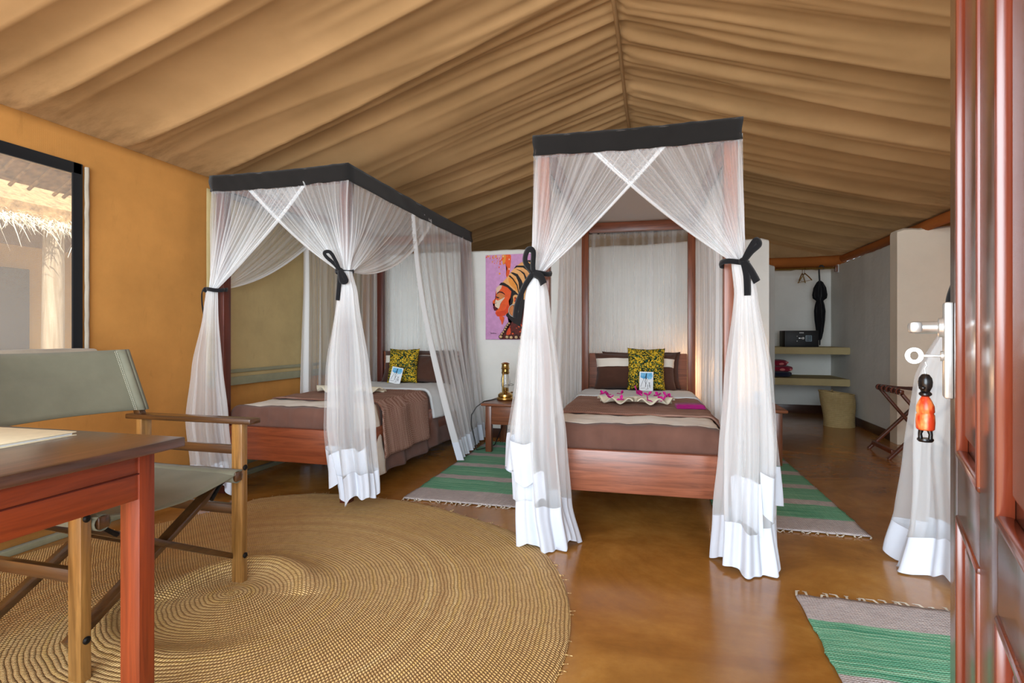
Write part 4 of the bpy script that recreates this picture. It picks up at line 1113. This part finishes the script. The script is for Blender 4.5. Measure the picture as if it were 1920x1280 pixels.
    # necklace
    for k, (x, y) in enumerate([(438,925),(420,946),(404,972),(392,1000),(374,1028),(356,1052),(344,1086),(420,1086),(470,1088),(530,1084),(590,1080),(650,1078),(710,1072),(770,1068)]):
        r = 15 if k < 6 else 24
        poly('dark', [(x+(r+4)*math.cos(a), y+(r+3)*math.sin(a)) for a in [q*PI/5 for q in range(10)]]); poly('bead', [(x-2+r*.8*math.cos(a), y-2+r*.7*math.sin(a)) for a in [q*PI/5 for q in range(10)]]); poly('pale', [(x-5+r*.3*math.cos(a), y-5+r*.3*math.sin(a)) for a in [q*PI/3 for q in range(6)]])
    # signature scribble
    line(B, [(216,1036),(224,1056),(234,1050),(226,1040)], 1.6); line(B, [(236,1052),(244,1044),(250,1052),(256,1040),(262,1052),(270,1044),(276,1052),(282,1046),(290,1052)], 1.6)
    me = bpy.data.meshes.new('painted_portrait'); bmesh.ops.triangulate(bm, faces=bm.faces); bm.to_mesh(me); bm.free()
    link_mesh('painted_portrait', me, [mats[k] for k in keys], t)
painting()

# ------------------------------------------------------------------ rugs
def straw():
    tab = [(-180,1.30),(-150,1.3),(-120,1.3),(-90,1.3),(-60,1.3),(-30,1.31),(-8,1.34),(14,1.335),(40,1.35),(65,1.29),(88,1.33),(112,1.42),(124,1.40),(137,1.24),(150,1.2),(165,1.25),(180,1.30)]
    def R(a):
        for (a0, r0), (a1, r1) in zip(tab, tab[1:]):
            if a0 <= a <= a1: t = (a-a0)/(a1-a0); t = t*t*(3-2*t); return lerp(r0, r1, t)
        return 1.3
    NA, NR = 220, 60; P = []
    for j in range(NR+1):
        r = j/NR; row = []
        for i in range(NA):
            a = -180 + 360*i/NA; rad = R(a)*r; x, y = rad*math.cos(math.radians(a)), rad*math.sin(math.radians(a))
            # heaved crease around the spiral centre
            z = .012 + .006*nz(x*2.2, y*2.2, 1)
            d = math.hypot(x-.0, (y+.0)*1.0)
            z += .055*math.exp(-((d-.27)/.075)**2)*max(0, math.cos(math.radians(a-110)))**.7 + .02*math.exp(-(d/.16)**2)
            z += .030*math.exp(-((d-.40)/.06)**2)*max(0, math.cos(math.radians(a+120)))
            if r == 1: z = .004
            row.append((x, y, max(.003, z + (.004*nz(i*.6) if r > .97 else 0))))
        P.append(row)
    o = grid('straw_rug', P, M['straw'], None, wrap=True); o.location = (-1.62, 1.75, 0)
    tag(o, 'large round coiled straw rug on the floor under the chair', 'rug')
    bm = bmesh.new(); rnd = random.Random(8)
    for k in range(150):
        a = rnd.uniform(-180, 180); rad = R(a); c, s = math.cos(math.radians(a)), math.sin(math.radians(a))
        add_tube(bm, [(c*(rad-.01), s*(rad-.01), .006), (c*(rad+rnd.uniform(.004, .02))+rnd.uniform(-.01, .01), s*(rad+rnd.uniform(.004, .02)), rnd.uniform(.003, .014))], .0014, 4)
    f = finish(bm, 'loose_straws', M['straw'], o); f['kind'] = 'stuff'
straw()
def rug(name, x0, x1, y0, y1, mat, lab, fr0, fr1, seed, skew=0):
    NX, NY = 40, 80; P = []
    for j in range(NY+1):
        v = j/NY; y = lerp(y0, y1, v)
        wl, wr = .010*nz(y*9, seed)+.005*nz(y*40, seed), .010*nz(y*9, seed+5)+.005*nz(y*40, seed+3)
        P.append([(lerp(x0+wl, x1+wr, i/NX)+skew*(v-.5), y + .008*nz(i*.3, seed) + .01*(i/NX-.5), .006+.0035*nz(i*.25, y*7, seed)+.0025) for i in range(NX+1)])
    o = grid(name, P, mat, None, thick=.006); o.location = (0, 0, 0); tag(o, lab, 'rug')
    M.setdefault('fringe', plain('rug fringe', srgb(206, 196, 178), .9, 0, .1, 60, .1))
    rnd = random.Random(seed)
    for yy, sg, on in ((y0, -1, fr0), (y1, 1, fr1)):
        if not on: continue
        bm = bmesh.new(); x = x0
        while x < x1:
            L = rnd.uniform(.02, .045); dx = rnd.uniform(-.02, .02)
            for q in range(4): add_tube(bm, [(x+q*.0015+skew*sg*.5, yy-sg*.008+.01*((x-x0)/(x1-x0)-.5), .009), (x+dx*.5+q*.002+skew*sg*.5, yy+sg*L*.6, .010), (x+dx+rnd.uniform(-.012, .012)+skew*sg*.5, yy+sg*L, .005)], [.0016, .0018, .0008], 4)
            x += rnd.uniform(.022, .05)
        f = finish(bm, 'fringe', M['fringe'], o); f['kind'] = 'stuff'
    return o
rug('rag_rug', -1.57, -.80, 3.12, 4.98, M['rag'], 'green striped rag rug between the left and middle beds', True, True, 2, -.03)
rug('rag_rug', .33, 1.06, 3.14, 4.98, M['rag'], 'green striped rag rug right of the middle bed under the bedside table', True, True, 3, -.04)
rn = rug('rag_rug', .545, 1.27, .45, 2.37, M['rag_near'], 'green rag rug in the foreground right beside the open door', True, True, 4, -.0)
for p in (rn.data.vertices):
    pass

# ------------------------------------------------------------------ desk, book
def desk():
    X1, Y1, H = -1.24, 1.135, .78; X0, Y0 = -2.35, .18
    t = thing('writing_desk', 'red-brown wooden desk with a worn dark top in the left foreground', 'desk', (0, 0, 0))
    box('desktop', X0, X1+.035, Y0, Y1+.01, H-.026, H, M['desk_top'], t, .004)
    for x in (X0+.03, X1-.093):
        for y in (Y0+.04, Y1-.068): box('leg', x, x+.064, y, y+.044, 0, H-.026, M['desk_red_z'], t, .003)
    box('apron', X1-.05, X1-.034, Y0+.08, Y1-.066, H-.15, H-.027, M['desk_red'], t, .002)
    box('apron', X1-.053, X1-.030, Y0+.08, Y1-.066, H-.085, H-.082, flat('dark joint line', (70, 20, 10)), t, 0)
    box('apron', X0+.034, X0+.05, Y0+.08, Y1-.066, H-.15, H-.027, M['desk_red'], t, .002)
    box('apron', X0+.09, X1-.09, Y1-.05, Y1-.036, H-.08, H-.027, M['mahog_x'], t, .002)
    box('apron', X0+.09, X1-.09, Y0+.05, Y0+.066, H-.15, H-.027, M['mahog_x'], t, .002)
    b = thing('folder', 'cream folder lying on the desk top', 'folder', (-1.505, 1.085, H), .02)
    box('cover', -.3, 0, -.36, 0, .008, .011, M['cream_book'], b, .001); box('pages', -.292, -.006, -.352, -.008, .003, .008, M['white_print'], b, 0); box('cover', -.3, 0, -.36, 0, 0, .003, M['cream_book'], b, .001)
desk()

# ------------------------------------------------------------------ director's chair
def director():
    # world: faces +x; front legs at x=XF, sides at y=YA (near) and YB (far)
    XF, XB, YA, YB, AZ = -1.67, -2.16, 1.215, 1.855, .705
    t = thing('directors_chair', "folding wooden director's chair with grey-green canvas seat and back behind the desk", 'chair', (0, 0, 0))
    cz, cx, cy = M['chair_z'], M['chair_x'], M['chair_y']
    for y in (YA, YB):
        s = 1 if y == YB else -1
        box('leg', XF-.03, XF+.022, y-.016, y+.016, 0, AZ-.02, cz, t, .003)
        bar('leg', (XB-.02, y, 0), (XB-.02, y, AZ-.02), .05, .03, cz, t)
        bar('back_post', (XB-.035, y, AZ-.02), (XB-.145, y, .975), .030, .034, cx, t)
        box('armrest', XB-.09, XF+.075, y-.032, y+.032, AZ-.022, AZ, cx, t, .005)
        box('side_rail', XB, XF-.03, y-.012, y+.012, AZ-.15, AZ-.115, cx, t)
        box('side_rail', XB, XF-.03, y-.012, y+.012, .305, .345, cx, t)
        # seat rail
        bar('seat_rail', (XB+.03, y-s*.045, .47), (XF+.035, y-s*.045, .475), .034, .038, cx, t)
        for z in (.13, .49): 
            lathe('bolt', [(0,0),(.011,0),(.012,.004),(.007,.008),(0,.008)], M['iron'], t, (0,0,0), 12)
            b = t.children[-1] if False else bpy.context.scene.objects[-1]
    bolts = [o for o in t.children if o.name.startswith('bolt')]
    k = 0
    for y in (YA, YB):
        for z in (.135, .50):
            bolts[k].location = (XF+.022, y, z); bolts[k].rotation_euler = (0, PI/2, 0); k += 1
    # crossing legs front and back (folding X) between the two sides
    for x in (XF-.045, XB+.07):
        bar('cross_brace', (x, YA+.03, .455), (x, YB-.01, .13), .022, .046, cy, t, up=(1, 0, 0))
        bar('cross_brace', (x-.022, YB-.03, .455), (x-.022, YA+.01, .10), .022, .046, cy, t, up=(1, 0, 0))
    for y in (YA, YB): tube('metal_bracket', [(XF-.03, y+(-.07 if y == YB else .07), .45), (XF-.02, y+(-.13 if y == YB else .13), .40)], .008, M['iron'], t, 8)
    # seat canvas
    P = []
    for j in range(25):
        v = j/24; y = lerp(YA+.02, YB-.02, v)
        P.append([(lerp(XB+.03, XF+.03, i/14), y, .495 - .045*math.sin(PI*v)*(.6+.4*(i/14)) + .003*nz(i*.5, v*5)) for i in range(15)])
    seat = grid('seat', P, M['seat_canvas'], t, thick=.005)
    for y in (YA+.028, YB-.028):
        P = [[(lerp(XB+.03, XF+.028, i/10), y + .026*math.cos(a)-(.017 if y > 1.5 else -.017), .473 + .024*math.sin(a)) for i in range(11)] for a in [k*2*PI/14 for k in range(15)]]
        grid('seat_sleeve', P, M['seat_canvas'], seat, thick=.003)
    # back canvas
    P = []
    for j in range(15):
        v = j/14; z = lerp(.72, .985, v); row = []
        for i in range(33):
            u = i/32; y = lerp(YA-.03, YB+.03, u)
            bow = -.045*math.sin(PI*u)
            row.append((lerp(XB-.03, XB-.145, v) + bow + .004*nz(u*5, v*3), y, z + .012*math.sin(PI*u)*(-1 if v > .5 else 1)*.6))
        P.append(row)
    back = grid('backrest', P, M['seat_canvas'], t, thick=.006)
    M['stitch'] = flat('pale stitching', (196, 190, 168))
    for off in (.062, .070):
        bm = bmesh.new()
        for q in range(34):
            v = q/34; z0 = lerp(.725, .98, v); x = lerp(XB-.028, XB-.142, v)+.001
            add_tube(bm, [(x+.003, YB+.03-off, z0), (x+.002, YB+.03-off, z0+.005)], .0010, 4)
        finish(bm, 'stitching', M['stitch'], back)
    for y in (YA, YB):
        P = [[(lerp(XB-.03, XB-.143, i/10)+.022*math.cos(a), y + .026*math.sin(a), lerp(.722, .984, i/10)) for i in range(11)] for a in [k*2*PI/14 for k in range(15)]]
        grid('back_sleeve', P, M['seat_canvas'], back, thick=.003)
director()

# ------------------------------------------------------------------ alcove contents
tube_ = tag(tube('clothes_rail', [(1.414, 7.52, 1.895), (2.262, 7.70, 1.915)], .011, M['brass'], None, 12), 'thin brass clothes rail under the canvas roof in the alcove', 'rail')
box('rail_block', 2.235, 2.262, 7.675, 7.73, 1.865, 1.945, M['table_z'], tube_); box('wall_plate', 2.262, 2.269, 7.655, 7.745, 1.85, 1.955, M['white_print'], tube_)
def hanger(x, lab, rz):
    t = thing('clothes_hanger', lab, 'hanger', (x, 7.52+(x-1.414)*.212, 1.90), rz, 'brass hangers on the rail')
    pts = [(.016*math.cos(a), 0, .002+.016*math.sin(a)) for a in [PI*1.1 - k*PI/8 for k in range(10)]]
    tube('hook', pts + [(.0, 0, -.04), (0, 0, -.055)], .003, M['brass'], t, 6)
    tube('shoulder_bar', [(-.19, 0, -.16), (-.1, 0, -.105), (0, 0, -.055), (.1, 0, -.105), (.19, 0, -.16)], .007, M['brass'], t, 8)
    tube('trouser_bar', [(-.185, 0, -.158), (.185, 0, -.158)], .0035, M['brass'], t, 6)
hanger(1.835, 'leftmost of the two brass hangers on the alcove rail', 1.15); hanger(1.865, 'brass hanger nearest the umbrella on the alcove rail', 1.75)
um = thing('umbrella', 'closed black umbrella hanging from the rail in the alcove', 'umbrella', (2.07, 7.665, 0))
tube('handle', [(.0+.028*math.cos(a)-.0, 0, 1.915+.03*math.sin(a)) for a in [-.6 + k*.42 for k in range(9)]] + [(-.026, 0, 1.86), (-.02, 0, 1.74)], .010, M['black_plastic'], um, 10)
bm = bmesh.new(); prof = [(.012,1.75),(.030,1.73),(.060,1.66),(.072,1.58),(.066,1.535),(.045,1.515),(.034,1.49),(.046,1.44),(.056,1.36),(.052,1.24),(.038,1.10),(.022,1.01),(.012,.985)]
rings = []
for r, z in prof:
    rings.append([bm.verts.new((-.018+r*(1+.22*math.sin(8*a+z*6))*math.cos(a), r*(1+.22*math.sin(8*a+z*6))*math.sin(a), z + (.012*math.sin(8*a) if 1.5 < z < 1.62 else 0))) for a in [2*PI*k/40 for k in range(40)]])
for a, b in zip(rings, rings[1:]):
    for k in range(40): bm.faces.new((a[k], a[(k+1)%40], b[(k+1)%40], b[k]))
bm.faces.new(rings[0][::-1]); bm.faces.new(rings[-1]); finish(bm, 'canopy', M['black'], um, 60)
lathe('ferrule', [(0,.985),(.010,.985),(.008,.93),(.006,.92),(0,.92)], M['black_plastic'], um, (-.018,0,0), 12)
sf = thing('safe', 'small black electronic safe on the upper cement shelf', 'safe', (1.585, 7.40, SH1+.001), 0)
box('body', 0, .385, .0, .30, 0, .205, M['black_plastic'], sf, .005); box('door', .012, .373, -.008, .0, .012, .193, plain('safe door enamel', srgb(14, 14, 16), .55), sf, .003)
box('keypad', .235, .305, -.014, -.008, .07, .145, M['grey_plastic'], sf, .002)
for r in range(4):
    for c in range(3): box('key', .243+c*.019, .256+c*.019, -.0165, -.014, .078+r*.016, .089+r*.016, M['iron'], sf, 0)
lathe('knob', [(0,0),(.016,0),(.014,.012),(0,.012)], M['steel'], sf, (0,0,0), 16); kn = [o for o in sf.children if o.name.startswith('knob')][0]; kn.location = (.205, -.008, .11); kn.rotation_euler = (PI/2, 0, 0)
box('lever', .155, .212, -.022, -.014, .104, .116, M['steel'], sf, .002)
for z in (.07, .13): box('indicator', .135, .143, -.010, -.008, z, z+.008, M['white_print'], sf, 0)
bm = bmesh.new(); 
for k, x in enumerate((.170, .183, .196, .209)): add_box(bm, (x, -.009, .178), (.009, .002, .012)); 
finish(bm, 'lettering', M['white_print'], sf)
M['cloth_red'] = cloth('crimson patterned cloth', srgb(140, 22, 48), 300, .5); M['cloth_navy'] = cloth('navy cloth', srgb(28, 30, 54), 300, .5); M['cloth_pink'] = cloth('pink cloth', srgb(214, 120, 118), 300, .4)
def bundle(name, loc, w_, d_, h, mat, rz, lab, cat):
    N, R = 30, 14; P = []
    for j in range(R+1):
        ph = PI*j/R; row = []
        for i in range(N):
            a = 2*PI*i/N; c, s = math.cos(a), math.sin(a); e = lambda v, p: math.copysign(abs(v)**p, v)
            rr = 1+.10*nz(c*2, s*2, j*.4+w_*9)
            row.append((w_/2*e(c, .6)*math.sin(ph)**.5*rr, d_/2*e(s, .6)*math.sin(ph)**.5*rr, h/2 - h/2*e(math.cos(ph), .7)*rr))
        P.append(row)
    o = grid(name, P, mat, None, wrap=True); o.location = loc; o.rotation_euler = (0, 0, rz); return tag(o, lab, cat)
bundle('folded_cloth', (1.54, 7.55, SH2+.001), .30, .26, .07, M['cloth_navy'], .1, 'navy cloth at the bottom of the pile on the lower shelf', 'cloth')
b_ = bundle('folded_cloth', (1.54, 7.54, SH2+.068), .32, .26, .075, M['cloth_red'], .0, 'crimson cloth with pink ovals in the middle of the pile on the lower shelf', 'cloth')
b2 = bundle('folded_cloth', (1.50, 7.54, SH2+.135), .27, .24, .085, M['cloth_red'], .2, 'crimson cloth on top of the pile on the lower shelf', 'cloth')
for o, pts in ((b_, [(.02, -.13, .03), (.11, -.10, .03)]), (b2, [(.03, -.115, .035), (.10, -.09, .05)])):
    for p in pts:
        bm = bmesh.new(); r = bmesh.ops.create_icosphere(bm, subdivisions=2, radius=.03); bmesh.ops.scale(bm, vec=(1.1, .3, .55), verts=r['verts']); bmesh.ops.translate(bm, vec=p, verts=r['verts']); finish(bm, 'oval_motif', M['cloth_pink'], o, 80)
# woven basket
def basket():
    t = thing('laundry_basket', 'slumped woven palm laundry basket on the floor against the alcove wall', 'basket', (2.055, 6.93, 0), .4)
    P, Q_ = [], []
    for j in range(33):
        v = j/32; row, ro = [], []
        for i in range(64):
            a = 2*PI*i/64; r = .165 + .018*v - .012*math.sin(PI*v*2)*.5
            dent = .045*max(0, math.cos(a-PI*1.28))**4*math.sin(PI*min(1, v*1.1))
            r -= dent; tilt = .035*v*v
            z = .385*v + .022*v*math.cos(a-2.8)
            row.append((r*math.cos(a)-tilt, r*math.sin(a)*.92, z)); ro.append(((r-.012)*math.cos(a)-tilt, (r-.012)*math.sin(a)*.92, max(.012, z)))
        P.append(row); Q_.append(ro)
    grid('body', P + Q_[::-1], M['basket'], t, wrap=True)
    lathe('bottom', [(0,.002),(.158,.002),(.158,.012),(0,.012)], M['basket'], t, seg=48, sy=.92)
    bm = bmesh.new(); ring = P[-1]; n = len(ring)
    add_tube(bm, [ring[k % n] for k in range(n+1)], .008, 6, False); finish(bm, 'rim', M['basket'], t, 60)
    tube('handle', [(.06-.035, .13, .37), (.03-.035, .10, .41), (-.035, .08, .40), (-.05, .11, .37)], .006, M['basket'], t, 8)
basket()
# luggage rack
def rack():
    t = thing('luggage_rack', 'folding wooden luggage rack with striped straps by the pale pier', 'luggage rack', (0, 0, 0))
    XA, XB, Y0, Y1, H = 1.985, 2.42, 5.12, 5.62, .575
    for y in (Y0+.03, Y1-.03):
        bar('leg', (XA+.01, y, H-.02), (XB-.0, y+.0, 0.0), .022, .042, M['rack'], t, up=(0, 1, 0))
        bar('leg', (XB-.01, y+.024, H-.02), (XA-.08, y+.024, 0.0), .022, .042, M['rack'], t, up=(0, 1, 0))
    for x in (XA, XB): bar('top_rail', (x, Y0, H), (x, Y1, H), .034, .034, M['rack'], t, .008)
    box('foot_stretcher', XA-.06, XA-.03, Y0+.05, Y1-.02, .045, .08, M['rack'], t); box('foot_stretcher', XB-.04, XB-.01, Y0+.05, Y1-.02, .045, .08, M['rack'], t)
    ca, cb_ = cloth('rust strap webbing', srgb(150, 66, 34), 300, .4), cloth('dark strap webbing', srgb(58, 24, 16), 300, .4)
    for k in range(5):
        y = Y0+.05+k*.1; s = None
        for dy, w_, m in ((-.022, .018, cb_), (0, .026, ca), (.022, .018, cb_)):
            path = []
            for a in range(9):
                an = PI*(1.5 - a/8*1.0); path.append((XA + .026*math.cos(an), H + .026*math.sin(an)))
            path += [(lerp(XA, XB, q/8), H+.026-.02*math.sin(PI*q/8)) for q in range(1, 8)]
            for a in range(9):
                an = PI*(.5 - a/8*1.0); path.append((XB + .026*math.cos(an), H + .026*math.sin(an)))
            P = [[(x, y+dy-w_/2, z), (x, y+dy+w_/2, z)] for x, z in path]
            o = grid('strap' if s is None else 'strap_stripe', P, m, s or t, thick=.003)
            if s is None: s = o
rack()

# ------------------------------------------------------------------ open door, lock, key
def door():
    E = Vector((.588, 1.296, 0)); ang = math.radians(20)      # free edge, leaf runs back towards the camera side
    dr = thing('door_1', None, None, E, 0, None, (0, 0, -ang)); struct(dr)
    # local -y runs towards the hinge, -x is the face the camera sees
    Wd, H = .98, 2.06; T = .04
    S = [(0, .14), (.42, .57), (.84, .98)]
    for a, b in S: box('stile', 0, T, -b, -a, .02, H, M['door'], dr, .003)
    rails = [(.02, .24), (.72, .825), (1.95, H)]
    for a, b in S[:2]:
        pass
    for z0, z1 in rails:
        for a, b in ((.14, .42), (.57, .84)): box('rail', 0, T, -b, -a, z0, z1, M['door'], dr, .001)
    for a, b in ((.14, .42), (.57, .84)):
        for (z0, z1) in ((.24, .72), (.825, 1.95)):
            box('panel', .014, .026, -b, -a, z0, z1, M['door'], dr, .002)
            box('raised_field', .006, .034, -b+.04, -a-.04, z0+.04, z1-.04, M['door'], dr, .008)
            for q in (-a-.006, -b+.006): box('moulding', -.004, .015, q-.006, q+.006, z0, z1, M['door_mould'], dr, .005)
            for q in (z0+.007, z1-.007): box('moulding', -.004, .015, -b, -a, q-.007, q+.007, M['door_mould'], dr, .005)
    pz = 1.015
    box('lock_plate', -.015, .0, -.075, -.032, pz-.09, pz+.10, M['steel'], dr, .004)
    hz = 1.065
    h = tube('door_handle', [(-.012, -.052, hz), (-.022, -.052, hz), (-.024, -.052, hz), (-.06, -.052, hz)], [.020, .019, .0125, .0125], M['steel'], dr, 20)
    bar('lever', (-.062, -.042, hz), (-.062, -.155, hz), .020, .022, M['steel'], h, .006)
    tube('lock_cylinder', [(-.012, -.052, 1.008), (-.019, -.052, 1.008)], .010, M['steel'], dr, 16)
    mat = dr.matrix_basis if False else Matrix.Translation(E) @ Matrix.Rotation(-ang, 4, 'Z')
    kt = thing('key', 'steel key in the door lock with a ring-shaped bow', 'key', mat @ Vector((-.018, -.052, 1.008)), -ang)
    bar('shank', (.0, 0, 0), (-.030, 0, 0), .005, .005, M['steel'], kt, .001)
    bm = bmesh.new()
    prof_o = [(.0155*math.cos(2*PI*k/28), .0165*math.sin(2*PI*k/28)) for k in range(28)]; prof_i = [(.007*math.cos(2*PI*k/28), .009*math.sin(2*PI*k/28)) for k in range(28)]
    L = [[bm.verts.new((-.043+x, y, z)) for x, z in pr] for y in (-.0012, .0012) for pr in (prof_o, prof_i)]
    for k in range(28):
        n = (k+1) % 28
        bm.faces.new((L[0][k], L[0][n], L[1][n], L[1][k])); bm.faces.new((L[2][k], L[3][k], L[3][n], L[2][n])); bm.faces.new((L[0][k], L[2][k], L[2][n], L[0][n])); bm.faces.new((L[1][k], L[1][n], L[3][n], L[3][k]))
    finish(bm, 'bow', M['steel'], kt)
    fg = thing('keychain_figurine', 'carved orange and black wooden figurine keychain hanging from the door key', 'keychain', mat @ Vector((-.043, -.052, .992)), -ang-.6)
    tube('chain', [(0,0,.004),(.003,0,-.004),(-.002,0,-.012),(0,0,-.024)], .0016, M['steel'], fg, 6)
    fg.scale = (.84,)*3
    ebony = plain('polished black wood', srgb(24, 22, 24), .22, 0, .2, 60, .1)
    og = NT('orange stained wood'); vv = og.coords((20, 20, 9)); nn = og.noise(vv, 1.6, 3); og.base(og.ramp(nn, [(.40, srgb(206, 62, 28)), (.50, srgb(232, 120, 60)), (.6, srgb(240, 178, 108))])); og.rough(.3)
    lathe('head', [(0,-.024),(.008,-.026),(.0135,-.034),(.0155,-.044),(.0145,-.055),(.011,-.063),(.009,-.068),(.0,-.068)], ebony, fg, seg=20, sy=.85)
    bm = bmesh.new(); r = bmesh.ops.create_icosphere(bm, subdivisions=2, radius=.006); bmesh.ops.scale(bm, vec=(1.3, .8, .8), verts=r['verts']); bmesh.ops.translate(bm, vec=(0, -.012, -.058), verts=r['verts']); finish(bm, 'face', ebony, fg, 80)
    lathe('neck', [(0,-.066),(.009,-.067),(.013,-.071),(.013,-.075),(.008,-.079),(0,-.079)], ebony, fg, seg=20)
    lathe('body', [(0,-.078),(.008,-.079),(.014,-.090),(.019,-.102),(.0195,-.116),(.0175,-.119),(.0175,-.120),(.0195,-.123),(.0205,-.140),(.0195,-.157),(.016,-.160),(0,-.160)], og.m, fg, seg=24, sy=.8)
    for sx in (-1, 1): tube('leg', [(sx*.009, 0, -.158), (sx*.012, 0, -.17), (sx*.011, 0, -.181)], [.006, .0045, .005], ebony, fg, 10)
    lathe('foot_disc', [(0,-.180),(.016,-.180),(.017,-.184),(.014,-.188),(0,-.188)], ebony, fg, seg=20)
door()
